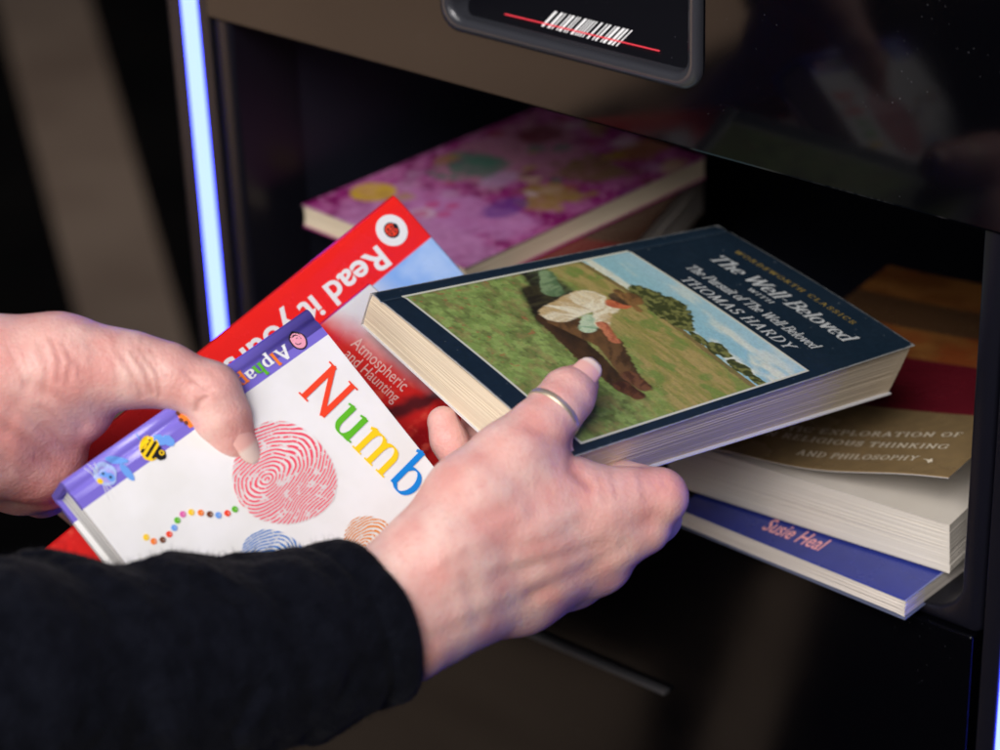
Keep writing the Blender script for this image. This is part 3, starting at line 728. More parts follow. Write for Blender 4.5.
# red-topped reader and red thriller under the board book, leaning the same way
def slim_book(name, label, o, n, ydir, w, h, t, paint, material, spine_col, pap, res=.0008):
    Y = unit(ydir - n*(ydir @ n)); X = np.cross(Y, n)
    f = frame(o - Y*h, X, Y, n)
    root = empty(name, f, label, 'book')
    sheet('cover', lambda x, y: np.stack([x, y, -.0012*np.exp(-x/.0025)], -1), w, h, int(w/res), int(h/res), .0004, paint, material, root)
    page_block('pages', [(.0006,.0005,-.0014),(w-.0006,.0005,-.0005),(w-.0006,h-.0005,-.0005),(.0006,h-.0005,-.0014)],
               [(.0006,.0005,-t+.0004),(w-.0006,.0005,-t+.0004),(w-.0006,h-.0005,-t+.0004),(.0006,h-.0005,-t+.0004)], pap, root, rows=12, jit=.00015, seed=len(name))
    mb = MB(); slab(mb, [(0,0,-t+.0003),(w,0,-t+.0003),(w,h,-t+.0003),(0,h,-t+.0003)], .0004)
    mb.add([(0,0,-.0012),(0,h,-.0012),(-.0008,h,-.002),(-.0008,0,-.002),(-.0008,h,-t+.001),(-.0008,0,-t+.001),(0,h,-t),(0,0,-t)], [(0,1,2,3)[::-1],(3,2,4,5)[::-1],(5,4,6,7)[::-1]])
    mb.build('spine', mat('spine_'+name, spine_col, .22, .5), root, smooth=True)
    fi = np.array(f.inverted()); 
    return root, (lambda px: (fi @ np.r_[on_plane(px, o, n), 1])[:2])
# thriller: spine edge runs from (371,283) down to the left
tn, to, ta, tb = tilted((371,283), 1.062, (74,526), (430,346))
ts = []
def paint_thriller(X, Y):
    x, y = X*1000, (.196-Y)*1000
    n1 = fbm(x*.06, y*.06, 201); n2 = fbm(x*.2, y*.2, 211)
    c = np.broadcast_to(np.array(srgb(214,40,36)), X.shape+(3,)).copy()
    c = mix(c, srgb(150,16,20), sm(.45,.7,n1)); c = mix(c, srgb(236,92,72), .6*sm(.55,.75,n2))
    c = mix(c, srgb(60,30,34), .9*sm(.10,.02,np.abs((x-26)/60+(y-34)/90*.6-.36+.2*(n1-.5)))*sm(16,24,x))
    c = mix(c, srgb(214,212,214), sm(34,16,y*1.0+.30*x+10*(n1-.5)))
    return c
thr, tloc = slim_book('paperback_thriller', 'red and white thriller paperback lying between the board book and the navy paperback', to, tn, to-ta, .11, .196, .016,
                      paint_thriller, cover_gloss, srgb(190,24,26), paper_pale)
i_soft = ink('soft_white', srgb(232,190,182))
mb = MB(); place_sans(mb, 'Atmospheric', tloc((350,345)), tloc((402,392)), .0066, .00012); place_sans(mb, 'and Haunting', tloc((343,356)), tloc((394,403)), .0058, .00012)
mb.build('blurb_lettering', i_soft, thr)
# reader
rn, ro, ra, rb_ = tilted((395,195), 1.105, (200,352), (462,272))
rs = .0255
def paint_reader(X, Y):
    x, y = X*1000, (.212-Y)*1000
    n1 = fbm(x*.05, y*.05, 301)
    c = np.broadcast_to(np.array(srgb(236,36,30)), X.shape+(3,)).copy()
    sky = mix(np.broadcast_to(np.array(srgb(132,176,236)), X.shape+(3,)), srgb(170,200,242), sm(.4,.7,n1))
    sky = mix(sky, srgb(226,228,232), sm(34,60,y+.3*x)); sky = mix(sky, srgb(96,150,70), sm(70,110,y))
    c = np.where((x > rs*1000)[..., None], sky, c)
    return c
reader, rloc = slim_book('picture_reader', 'red banded reader with a ladybird badge, lowest of the books in the left hand', ro, rn, ro-ra, .13, .212, .006,
                         paint_reader, cover_gloss, srgb(200,24,24), paper_cream)
mb = MB(); place_sans(mb, 'Read it yourself', rloc((377,245.5)), rloc((190,388)), .0112, .00012, bold=.022); mb.build('series_lettering', i_white, reader)
dc = Decal(lambda x, y: 0.0); bc = np.array(rloc((391.5,230.5)))
dc.oval(bc, 7.6*MM, 7.6*MM, 0, 0, n=32); dc.oval(bc, 3.9*MM, 3.7*MM, 0, 2, n=20); dc.oval(bc+[-.2*MM,0], 3.0*MM, 3.1*MM, 0, 1, n=20)
dc.oval(bc+[-.4*MM,2.9*MM], 1.5*MM, 1.1*MM, 0, 2); dc.line(bc+[0,-3*MM], bc+[0,3*MM], .4*MM, 2)
for q in ((1.4,1),(-1.4,1),(1.3,-1.2),(-1.3,-1.2)): dc.oval(bc+np.array(q)*MM, .6*MM, .6*MM, 0, 2, n=10)
dc.build('ladybird_badge', [i_white, i_red, i_black], reader)

# ------------------------------------------------------------------ books lying in the slot
def lying(name, label, corner, ang, w, h, t, side=1):
    """frame at the front-left corner of the printed side; corner = front-right (side 1) or front-left (-1)"""
    a = math.radians(ang); X = np.array([math.cos(a), math.sin(a), 0]); Y = np.array([-math.sin(a), math.cos(a), 0])
    o = np.array(corner, float) - (X*w if side > 0 else 0)
    f = frame(o, X, Y, [0, 0, 1]); fi = np.array(f.inverted())
    return empty(name, f, label, 'book'), (lambda px, z=0: (fi @ np.r_[on_z(px, o[2]+z), 1])[:2])
def block(root, w, h, t, pap, seed, z=0, rows=14, inset=.0008, skew=(0,0), bow=0, jit=.0002):
    a = inset; k = np.array([skew[0], skew[1], 0])
    top = np.array([(a,a,z),(w-a,a,z),(w-a,h-a,z),(a,h-a,z)]); bot = top + [0,0,-t] + k
    return page_block('pages', top, bot, pap, root, rows=rows, jit=jit, seed=seed, bow=bow, inset=0)
# blue paperback at the bottom of the pile
sw_, sh_, st_ = .128, .195, .0095
blue, sloc = lying('paperback_book', 'slim blue paperback with pink lettering, lying under the thick gold paperback', (.2007,-.0135,.9622), -2, sw_, sh_, st_)
def paint_blue(X, Y):
    n1 = fbm(X*160, Y*160, 401); c = np.broadcast_to(np.array(srgb(46,58,140)), X.shape+(3,)).copy()
    return mix(c*(.9+.2*n1)[..., None], srgb(170,175,210), .8*((sw_-X) < .0006))
sheet('cover', lambda X, Y: np.stack([X, Y, 0*X], -1), sw_, sh_, 129, 196, .0004, paint_blue, cover_gloss, blue)
block(blue, sw_, sh_, st_-.001, paper_pale, 5, z=-.0005)
mb = MB(); slab(mb, [(0,0,-st_+.0004),(sw_+.0004,-.0006,-st_+.0004),(sw_,sh_,-st_+.0004),(0,sh_,-st_+.0004)], .0004); mb.build('back_cover', mat('blue_grey_card', (.10,.12,.20), .3), blue)
mb = MB(); place_sans(mb, 'Susie Heal', sloc((761,529)), sloc((818,551)), .0115, .0002, bold=.012); mb.build('author_lettering', ink('salmon', srgb(250,176,176)), blue)
# thick gold and red paperback with a lifting cover
gw, gh, gt = .150, .225, .0235
gold, gloc = lying('thick_paperback', 'thick gold and red paperback with a lifting cover, on top of the blue paperback', (.2040,.0165,.9862), 4, gw, gh, gt)
def glift(X, Y):
    return .0006 + .0235*np.clip(X/gw, 0, 1)**1.6*(1-.5*sm(.03,.2,Y)) + .0012*np.sin(X*60)*np.exp(-Y/.03)
def paint_gold(X, Y):
    y = Y + 0*X; n1 = fbm(X*40, Y*70, 411); n2 = fbm(X*240, Y*240, 421)
    y1, y2, y3, y4 = gy
    c = mix(np.broadcast_to(np.array(srgb(124,104,74)), X.shape+(3,)), srgb(146,122,84), n2)
    c = np.where((y > y1)[..., None], np.array(srgb(104,24,36))*(.8+.4*n1)[..., None], c)
    org = mix(np.broadcast_to(np.array(srgb(132,80,40)), X.shape+(3,)), srgb(160,106,54), sm(.3,.7,n1))
    org = mix(org, srgb(150,70,34), .8*sm(.5,.7,fbm(X*30, Y*50, 431)))
    c = np.where((y > y2)[..., None], org, c)
    c = mix(c, srgb(84,62,44), .9*(y > y3)*(y < y4))
    return c
gy = [gloc((910,412), .010)[1], gloc((945,357), .010)[1], gloc((920,322), .008)[1], gloc((900,286), .008)[1]]
sheet('cover', lambda X, Y: np.stack([X - .10*glift(X, Y), Y, glift(X, Y)], -1), gw, gh, 121, 181, .0005, paint_gold, cover_gloss, gold, under=(.74,.73,.72))
block(gold, gw, gh, gt-.0008, paper_cream, 7, rows=44, skew=(.003,-.003), jit=.00009, inset=.0016)
mb = MB(); slab(mb, [(0,.002,-gt+.0004),(gw-.001,.002,-gt+.0004),(gw-.001,gh,-gt+.0004),(0,gh,-gt+.0004)], .0004); mb.build('back_cover', mat('gold_card', srgb(150,122,76), .3), gold)
ink_pale_gold = ink('pale_gold', srgb(226,214,190))
mb = MB(); gH = lambda x, y: float(glift(np.array(x), np.array(y)))
def gtext(text, pa, pb, za, zb, cap):
    place_serif(mb, text, gloc(pa, za), gloc(pb, zb), cap, .0003, on3=lambda x, y: (x-.10*gH(x, y), y, gH(x, y)), nib=(.085,.045), track=.16)
gtext('POETIC EXPLORATION OF', (756,425), (966,441), .004, .0195, .0046)
gtext('IN RELIGIOUS THINKING', (760,434), (952,454), .004, .0195, .0046)
gtext('AND PHILOSOPHY', (797,453), (921,464), .0075, .0185, .0046)
e0 = np.array(gloc((934,462), .021))
for r_, a_ in ((0,.0035),(1,.0028)):
    mb.add([(e0[0]-.002+a_*math.cos(k*math.pi/4)*(1 if k % 2 == 0 else .35), e0[1]+a_*.7*math.sin(k*math.pi/4)*(1 if k % 2 == 0 else .35), gH(*e0)+.0003+r_*.00001) for k in range(8)], [tuple(range(8))])
mb.build('subtitle_lettering', ink_pale_gold, gold)
# pile at the left of the slot
pw, ph, pt = .121, .185, .0125
pink, ploc = lying('fairy_story_book', 'pink picture-covered paperback with a yellow spot, topmost in the left of the slot', (-.1953,.0262,1.0350), -4.5, pw, ph, pt, side=-1)
def paint_pink(X, Y):
    n1 = fbm(X*55, Y*55, 501); n2 = fbm(X*140, Y*140, 511); n3 = fbm(X*320, Y*320, 521)
    c = mix(np.broadcast_to(np.array(srgb(158,40,124)), X.shape+(3,)), srgb(190,100,162), sm(.38,.66,n1))
    c = mix(c, srgb(132,24,98), .8*sm(.48,.66,n2)); c = mix(c, srgb(226,150,200), .5*sm(.54,.7,n3))
    def blob(px, rx, ry, col, w=.5, sd=1, soft=.22, a=.95):
        nonlocal c
        q = ploc(px); d = np.hypot((X-q[0])/rx, (Y-q[1])/ry) + w*(fbm(X*110+sd, Y*110, 530+sd)-.5)
        c = mix(c, srgb(*col), a*sm(1+soft, 1-soft, d)*(.75+.5*(fbm(X*260, Y*260, 560+sd)-.5)))
    blob((415,232), .052, .020, (214,150,206), .7, 1)
    blob((470,215), .042, .018, (206,140,200), .9, 2)
    blob((520,150), .034, .046, (196,140,160), 1.3, 3)
    blob((470,166), .017, .019, (60,126,104), 1.4, 4); blob((500,180), .008, .012, (200,160,200), .6, 10)
    blob((548,196), .016, .016, (180,150,60), 1.4, 5); blob((600,170), .017, .020, (140,120,70), 1.4, 6)
    blob((540,135), .012, .015, (110,40,40), .8, 7); blob((505,208), .010, .014, (110,60,150), .7, 8)
    blob((640,150), .012, .02, (170,120,60), .8, 9)
    rgp = random.Random(12)
    for k in range(46):
        q_ = (rgp.uniform(400,680), rgp.uniform(112,215)); z_ = rgp.uniform(.0025,.0075)
        blob(q_, z_, z_*rgp.uniform(.7,1.6), rgp.choice([(214,180,150),(200,150,190),(70,130,110),(180,150,60),(120,50,120),(170,60,80),(226,200,210),(120,90,50)]), 1.2, 40+k, .35, .75)
    blob((373,192), .0125, .0125, (226,188,20), .06, 11, .06, 1)
    for k, p in enumerate(((432,205),(444,214),(420,214),(452,206))): blob(p, .0035, .0045, (200,70,130), .5, 20+k)
    return c*.84
sheet('cover', lambda X, Y: np.stack([X, Y, 0*X], -1), pw, ph, 161, 241, .0005, paint_pink, cover_soft, pink)
block(pink, pw, ph, pt-.001, paper_tan, 9, z=-.0006, rows=12)
mb = MB(); slab(mb, [(0,0,-pt+.0004),(pw,0,-pt+.0004),(pw,ph,-pt+.0004),(0,ph,-pt+.0004)], .0004); mb.build('back_cover', mat('pink_card', srgb(180,60,140), .3), pink)
def plain_book(name, label, corner, ang, w, h, t, col, pap, seed):
    root, lc = lying(name, label, corner, ang, w, h, t)
    def paint(X, Y):
        n1 = fbm(X*50, Y*50, 600+seed); c = np.broadcast_to(np.array(srgb(*col)), X.shape+(3,)).copy()
        return mix(c*(.7+.6*n1)[..., None], srgb(110,26,30), .8*(Y < .05)*(X > .5*w))
    sheet('cover', lambda X, Y: np.stack([X, Y, 0*X], -1), w, h, 61, 91, .0005, paint, cover_gloss, root)
    block(root, w, h, t-.001, pap, seed, z=-.0006, rows=20)
    mb = MB(); slab(mb, [(0,0,-t+.0004),(w,0,-t+.0004),(w,h,-t+.0004),(0,h,-t+.0004)], .0004); mb.build('back_cover', mat('card_'+name, srgb(*col), .3), root)
ue = math.radians(17); up0 = on_z((650,227), 1.0222) - .075*np.array([-math.sin(ue), math.cos(ue), 0])
plain_book('dark_paperback', 'thick dark paperback with a brown cover, under the pink book in the slot', up0, 17, .118, .165, .029, (70,46,36), paper_pale, 31)
plain_book('dark_hardback', 'dark book at the very bottom of the left pile, under the brown paperback', up0+[-.035,.022,-.0292], 15, .082, .13, .0402, (30,30,40), paper_pale, 33)

# ------------------------------------------------------------------ hands: blended bones grown into one skin each
class Field:
    def __init__(s, lo, hi, vox):
        s.lo = np.array(lo); s.vox = vox; s.n = np.ceil((np.array(hi)-s.lo)/vox).astype(int)+1
        s.d = np.full(s.n, .03, np.float32)
    def region(s, lo, hi):
        a = np.clip(np.floor((lo-s.lo)/s.vox).astype(int), 0, s.n-1); b = np.clip(np.ceil((hi-s.lo)/s.vox).astype(int)+1, 1, s.n)
        sl = tuple(slice(i, j) for i, j in zip(a, b))
        ax = [s.lo[k]+s.vox*np.arange(a[k], b[k]) for k in range(3)]
        return sl, np.stack(np.meshgrid(*ax, indexing='ij'), -1)
    def cone(s, a, b, ra, rb, k, sub=False, flat=None):
        a, b = np.array(a), np.array(b); m = max(ra, rb)+.018
        sl, P = s.region(np.minimum(a, b)-m, np.maximum(a, b)+m)
        if 0 in s.d[sl].shape: return
        if flat is not None:                      # squash along a direction: (unit vector, factor)
            u, f = flat; 
        ba = b-a; t = np.clip(((P-a) @ ba)/(ba @ ba+1e-12), 0, 1)
        q = P-a-t[..., None]*ba
        if flat is not None: q = q + (q @ u)[..., None]*u*(f-1)
        d = np.linalg.norm(q, axis=-1)-(ra+(rb-ra)*t)
        if sub:
            h = np.clip(k-np.abs(-d-s.d[sl]), 0, None)/k
            s.d[sl] = np.maximum(s.d[sl], -d)+h*h*k*.25
        else:
            h = np.clip(k-np.abs(d-s.d[sl]), 0, None)/k
            s.d[sl] = np.minimum(s.d[sl], d)-h*h*k*.25
    def merge(s, o, k):
        h = np.clip(k-np.abs(o.d-s.d), 0, None)/k; s.d = np.minimum(s.d, o.d)-h*h*k*.25
    def mesh(s):
        d = s.d; neg = d < 0
        c = np.zeros(np.array(d.shape)-1, np.int8)
        for i in (0,1):
            for j in (0,1):
                for k in (0,1): c += neg[i:d.shape[0]-1+i, j:d.shape[1]-1+j, k:d.shape[2]-1+k]
        cell = (c > 0) & (c < 8); idx = np.argwhere(cell)
        ids = np.full(cell.shape, -1, np.int64); ids[tuple(idx.T)] = np.arange(len(idx))
        acc = np.zeros((len(idx), 3)); cnt = np.zeros(len(idx))
        cr = [(i,j,k) for i in (0,1) for j in (0,1) for k in (0,1)]
        for A_ in cr:
            for ax in range(3):
                if A_[ax] == 1: continue
                B_ = list(A_); B_[ax] = 1
                va = d[tuple((idx+A_).T)]; vb = d[tuple((idx+B_).T)]
                x = (va < 0) != (vb < 0); t = np.where(x, va/np.where(x, va-vb, 1), 0)
                p = np.array(A_, float)[None].repeat(len(idx), 0); p[:, ax] += t
                acc[x] += p[x]; cnt[x] += 1
        V = s.lo + s.vox*(idx+acc/cnt[:, None]); Fq = []
        for ax in range(3):
            sh = np.array(d.shape); o1, o2 = (ax+1) % 3, (ax+2) % 3
            sA = [slice(None)]*3; sB = [slice(None)]*3; sA[ax] = slice(0, sh[ax]-1); sB[ax] = slice(1, sh[ax])
            e = neg[tuple(sA)] != neg[tuple(sB)]; g = np.argwhere(e)
            g = g[(g[:, o1] > 0) & (g[:, o2] > 0) & (g[:, o1] < sh[o1]-1) & (g[:, o2] < sh[o2]-1)]
            if not len(g): continue
            st_ = neg[tuple(g.T)]; q = []
            for da, db in ((1,1),(0,1),(0,0),(1,0)):
                h = g.copy(); h[:, o1] -= da; h[:, o2] -= db; q.append(ids[tuple(h.T)])
            q = np.stack(q, 1); q[~st_] = q[~st_][:, ::-1]; Fq.append(q)
        return V, np.concatenate(Fq)
def relax(V, Fq, it=3, lam=.5):
    E_ = np.concatenate([Fq[:, [0,1]], Fq[:, [1,2]], Fq[:, [2,3]], Fq[:, [3,0]]]); n = len(V)
    deg = np.bincount(E_[:, 0], minlength=n)+np.bincount(E_[:, 1], minlength=n)
    for k in range(it):
        for l in (lam, -lam*1.02):
            s_ = np.stack([np.bincount(E_[:, 0], V[E_[:, 1], c], n)+np.bincount(E_[:, 1], V[E_[:, 0], c], n) for c in range(3)], 1)
            V = V+l*(s_/np.maximum(deg, 1)[:, None]-V)
    return V
def normals(V, Fq):
    f = np.cross(V[Fq[:, 2]]-V[Fq[:, 0]], V[Fq[:, 3]]-V[Fq[:, 1]]); n = np.zeros_like(V)
    for k in range(4):
        for c in range(3): n[:, c] += np.bincount(Fq[:, k], f[:, c], len(V))
    return n/(np.linalg.norm(n, axis=1)[:, None]+1e-12)
def J(x, y, Z, r): return (at(x, y, Z), r*.001*K)
def W3(p, r): return (np.array(p), r*.001)
def chain(fld, js, k):
    for (a, ra), (b, rb) in zip(js, js[1:]): fld.cone(a, b, ra, rb, k)
def grow(name, palm, digits, parent, vox, creases, blush_shade, kp=.010, kd=.007, kin=.0035, extra=()):
    allj = [j for c in palm+digits for j in c]
    lo = np.min([p-r for p, r in allj], 0)-.008; hi = np.max([p+r for p, r in allj], 0)+.008
    fp = Field(lo, hi, vox); ff = Field(lo, hi, vox)
    for c in palm: chain(fp, c, kp)
    for c in digits:
        one = Field(lo, hi, vox); chain(one, c, kin); ff.merge(one, .0030)
    fp.merge(ff, kd)
    for e in extra: fp.cone(*e)
    V, Fq = fp.mesh(); V = relax(V, Fq, 4)
    nn = normals(V, Fq); px = to_px(V); toward = (nn @ (M @ np.array([0,0,-1.])))
    off = np.zeros(len(V)); dark = np.zeros(len(V))
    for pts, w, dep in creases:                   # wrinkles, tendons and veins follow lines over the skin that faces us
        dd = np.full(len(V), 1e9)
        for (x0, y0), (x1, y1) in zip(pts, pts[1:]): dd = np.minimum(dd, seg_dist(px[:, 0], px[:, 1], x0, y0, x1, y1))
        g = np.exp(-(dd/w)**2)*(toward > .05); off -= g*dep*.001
        if dep > .08 and w < 7: dark = np.maximum(dark, min(1, dep*1.6)*g)  # shade put into the skin colour along creases so they look deeper
    V = V+nn*off[:, None]
    bl_ = np.zeros(len(V))
    for p, r, a in blush_shade: bl_ = np.maximum(bl_, a*np.exp(-(np.linalg.norm(V-p, axis=1)/(r*.001))**2))
    mb = MB(); mb.v = V.tolist(); mb.f = Fq.tolist(); mb.m = [0]*len(Fq)
    o = mb.build(name, skin, parent, smooth=True)
    a = o.data.attributes.new('blush_shade', 'FLOAT', 'POINT'); a.data.foreach_set('value', bl_.astype(np.float32))
    a = o.data.attributes.new('crease', 'FLOAT', 'POINT'); a.data.foreach_set('value', dark.astype(np.float32))
    return o
skin = mat('skin', (.78,.55,.47), .45, .35)
_n, _L, _b = nodes(skin)
_b.inputs['Subsurface Weight'].default_value = .35; _b.inputs['Subsurface Radius'].default_value = (1.0,.36,.20); _b.inputs['Subsurface Scale'].default_value = .004
v = coord(skin)
nz = N(skin, 'ShaderNodeTexNoise'); nz.inputs['Scale'].default_value = 55; nz.inputs['Detail'].default_value = 6; _L.new(v, nz.inputs['Vector'])
rp = N(skin, 'ShaderNodeValToRGB'); e = rp.color_ramp.elements; e[0].position, e[1].position = .36, .66
e[0].color = (.70,.345,.30,1); e[1].color = (.80,.53,.46,1); _L.new(nz.outputs[0], rp.inputs[0])
nz2 = N(skin, 'ShaderNodeTexNoise'); nz2.inputs['Scale'].default_value = 420; nz2.inputs['Detail'].default_value = 3; _L.new(v, nz2.inputs['Vector'])
mr = N(skin, 'ShaderNodeMapRange'); mr.inputs[1].default_value = .56; mr.inputs[2].default_value = .72; mr.inputs[3].default_value = 0; mr.inputs[4].default_value = .35; _L.new(nz2.outputs[0], mr.inputs[0])
m1 = N(skin, 'ShaderNodeMix', data_type='RGBA'); m1.inputs[7].default_value = (.66,.28,.25,1); _L.new(mr.outputs[0], m1.inputs[0]); _L.new(rp.outputs[0], m1.inputs[6])
ab = N(skin, 'ShaderNodeAttribute', attribute_name='blush_shade')
m2 = N(skin, 'ShaderNodeMix', data_type='RGBA'); m2.inputs[7].default_value = (.72,.27,.25,1); _L.new(ab.outputs['Fac'], m2.inputs[0]); _L.new(m1.outputs[2], m2.inputs[6])
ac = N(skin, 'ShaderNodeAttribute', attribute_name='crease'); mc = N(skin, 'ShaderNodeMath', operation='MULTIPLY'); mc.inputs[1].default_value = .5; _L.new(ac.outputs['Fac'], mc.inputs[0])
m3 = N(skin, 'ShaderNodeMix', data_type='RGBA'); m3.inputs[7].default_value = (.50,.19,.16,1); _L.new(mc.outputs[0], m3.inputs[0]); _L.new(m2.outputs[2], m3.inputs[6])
_L.new(m3.outputs[2], _b.inputs['Base Color'])
add_bump(skin, v, 1100, .28, .0005, 3); add_bump(skin, v, 620, .26, .0006, 2, 'ShaderNodeTexVoronoi'); add_bump(skin, v, 110, .10, .0010, 3)
nail_m = mat('nail', (.74,.50,.44), .22, .5); _b2 = nodes(nail_m)[2]; _b2.inputs['Subsurface Weight'].default_value = .2; _b2.inputs['Subsurface Radius'].default_value = (1,.4,.3); _b2.inputs['Subsurface Scale'].default_value = .002
def nail(c, along, out, ln, wd, rad, parent, tip=.28):
    """a curved plate: along = towards the finger tip, out = away from the bone"""
    a = unit(along); o_ = unit(out-a*(np.asarray(out) @ a)); sd = np.cross(a, o_); mb = MB(); nu, nv = 13, 13
    P = np.zeros((nv, nu, 3))
    for j in range(nv):
        t = j/(nv-1); w = wd*(1-.18*t*t)*(1 if t < .75 else math.sqrt(max(.0, 1-((t-.75)/.25)**2*.75)))*(.62+.38*min(1, t/.2)**.5)
        for i in range(nu):
            s_ = -1+2*i/(nu-1); x = s_*w/2
            P[j, i] = c+a*(t-.5)*ln+sd*x+o_*(math.sqrt(rad*rad-x*x)-rad-.0012*(t-.45)**2*2)
    mb.grid(P); mb.grid(P-o_*.0005, flip=True); n = nu*nv
    per = [i for i in range(nu)]+[j*nu+nu-1 for j in range(1, nv)]+[(nv-1)*nu+i for i in range(nu-2, -1, -1)]+[j*nu for j in range(nv-2, 0, -1)]
    mb.f += [(per[(k+1) % len(per)], per[k], per[k]+n, per[(k+1) % len(per)]+n) for k in range(len(per))]; mb.m += [0]*len(per)
    ob = mb.build('fingernail', cover_nail, parent, smooth=True)
    cc = np.zeros((2*n, 3)); 
    for j in range(nv): cc[[j*nu+i for i in range(nu)]+[n+j*nu+i for i in range(nu)]] = np.array((.78,.43,.37)) if j/(nv-1) < 1-tip else np.array((.80,.63,.54))
    coloured(ob, cc); return ob
cover_nail = cover_mat('nail_plate', .34, .35, .05)

person = empty('person', Matrix.Translation((-.15,-.45,1.0)), 'person in a black knitted jumper, reaching in with both hands full of books', 'person')
PI_ = np.array([-.15,-.45,1.0])
def to_person(o):
    o.matrix_parent_inverse = person.matrix_world.inverted(); return o
bpy.context.view_layer.update()

# right hand: thumb over the navy cover, fingers folded under the book
fpt = lambda x, y, z, r: W3(nwor(x, y, z), r)
R_palm = [
 [J(250,668,.905,21), J(330,635,.912,20), J(400,592,.920,18.5), J(445,560,.926,18)],
 [J(250,672,.905,20), J(330,655,.912,19), J(405,630,.920,17.5), J(450,605,.928,16)],
 [J(440,568,.926,17), J(520,530,.940,15.5), J(592,508,.950,13.5)],
 [J(440,590,.926,16), J(530,558,.944,14), J(606,536,.955,13)],
 [J(440,606,.928,15), J(530,580,.948,12.5), J(598,560,.963,12)],
 [J(442,622,.932,13), J(520,600,.953,11), J(572,578,.972,11)],
 [J(432,552,.926,17), J(474,500,.936,17), J(509,462,.942,14.5)],
 [J(470,545,.935,17), J(540,500,.946,13), J(566,490,.952,11)],
 [J(512,470,.943,13), J(560,492,.951,10.5), J(592,505,.952,10.5)],
]
th_t = at(579,384,.963); th_i = at(556,410,.953)
R_dig = [
 [J(512,462,.942,14.2), J(538,432,.948,12.2), (th_i, .0108), (at(569,394,.959), .0106), (th_t, .0078)],
 [J(596,506,.951,13.0), J(628,499,.954,11.8), J(659,497,.957,10.6), fpt(.100,.040,-.036,8.6), fpt(.078,.036,-.034,7.4)],
 [J(606,536,.955,12.2), J(640,524,.959,11.6), J(654,517,.982,10.2), fpt(.090,.018,-.037,8.4), fpt(.066,.016,-.036,7.4)],
 [J(598,562,.963,11.2), J(604,552,.985,9.4), fpt(.104,-.004,-.040,9.0), fpt(.078,.010,-.038,8.0), fpt(.060,.020,-.034,7.0)],
 [J(572,578,.972,10.4), J(556,560,.985,8.6), J(510,515,.992,8.0), J(466,474,.995,7.4), J(449,440,.996,7.0), J(443,422,.998,6.4)],
]
cre = [
 ([(535,596),(585,572),(625,547)], 9, 1.0), ([(500,575),(560,560),(606,545)], 7, .35), ([(480,545),(540,525),(585,508)], 8, -.5), ([(520,560),(570,545),(600,535)], 9, -.5),
 ([(455,600),(520,570),(600,540)], 12, .5), ([(575,440),(572,470),(590,486)], 6, .8),
 ([(440,520),(500,490)], 14, -.4), ([(430,640),(500,612),(545,592)], 9, .6),
 ([(468,578),(480,620)], 10, .5), ([(600,478),(606,500)], 5, .35), ([(612,474),(617,496)], 4, .25),
 ([(640,474),(646,500)], 4, .3), ([(660,470),(668,490)], 4, .2), ([(530,428),(562,440),(578,452)], 4, .35), ([(545,440),(566,448)], 4, .25),
 ([(440,560),(470,540),(520,515)], 8, -.7), ([(520,540),(560,528)], 6, -.35),
]
blu = [(th_t, 16, .35), (at(665,497,.95), 20, .40), (at(600,560,.95), 22, .25), (at(445,425,.985), 16, .55), (at(606,520,.94), 20, .22), (at(556,420,.945), 16, .2)]
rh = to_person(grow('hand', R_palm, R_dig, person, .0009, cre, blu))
ta_ = unit(th_t-th_i); vw = M @ np.array([0,0,-1.])
to_ = unit(.72*vw + .35*(M @ np.array([.6,-.35,0])) + .3*NW)
to_ = unit(to_-ta_*(to_ @ ta_))
(nail(at(577,384,.9625)+to_*.0094+ta_*.0006, ta_, to_, .0158, .0120, .0080, rh, tip=.2))
# wedding band on the thumb
def band_ring(c, axis, r, w, t, parent):
    a = unit(axis); u = unit(np.cross(a, [0,0,1.])); w2 = np.cross(a, u); P = np.zeros((9, 49, 3))
    prof_ = [(-.5,0),(-.5,.6),(-.3,.95),(0,1.0),(.3,.95),(.5,.6),(.5,0),(0,-.1),(-.5,0)]
    for j, (x, h) in enumerate(prof_):
        for i in range(49):
            q = 2*math.pi*i/48; P[j, i] = c+a*x*w+(u*math.cos(q)+w2*math.sin(q))*(r+h*t)
    mb = MB(); mb.grid(P); return mb.build('ring', skin_gold, parent, smooth=True)
rc = at(553,413,.9525)
(band_ring(rc, th_i-at(538,430,.948), .0116, .0028, .0007, rh))

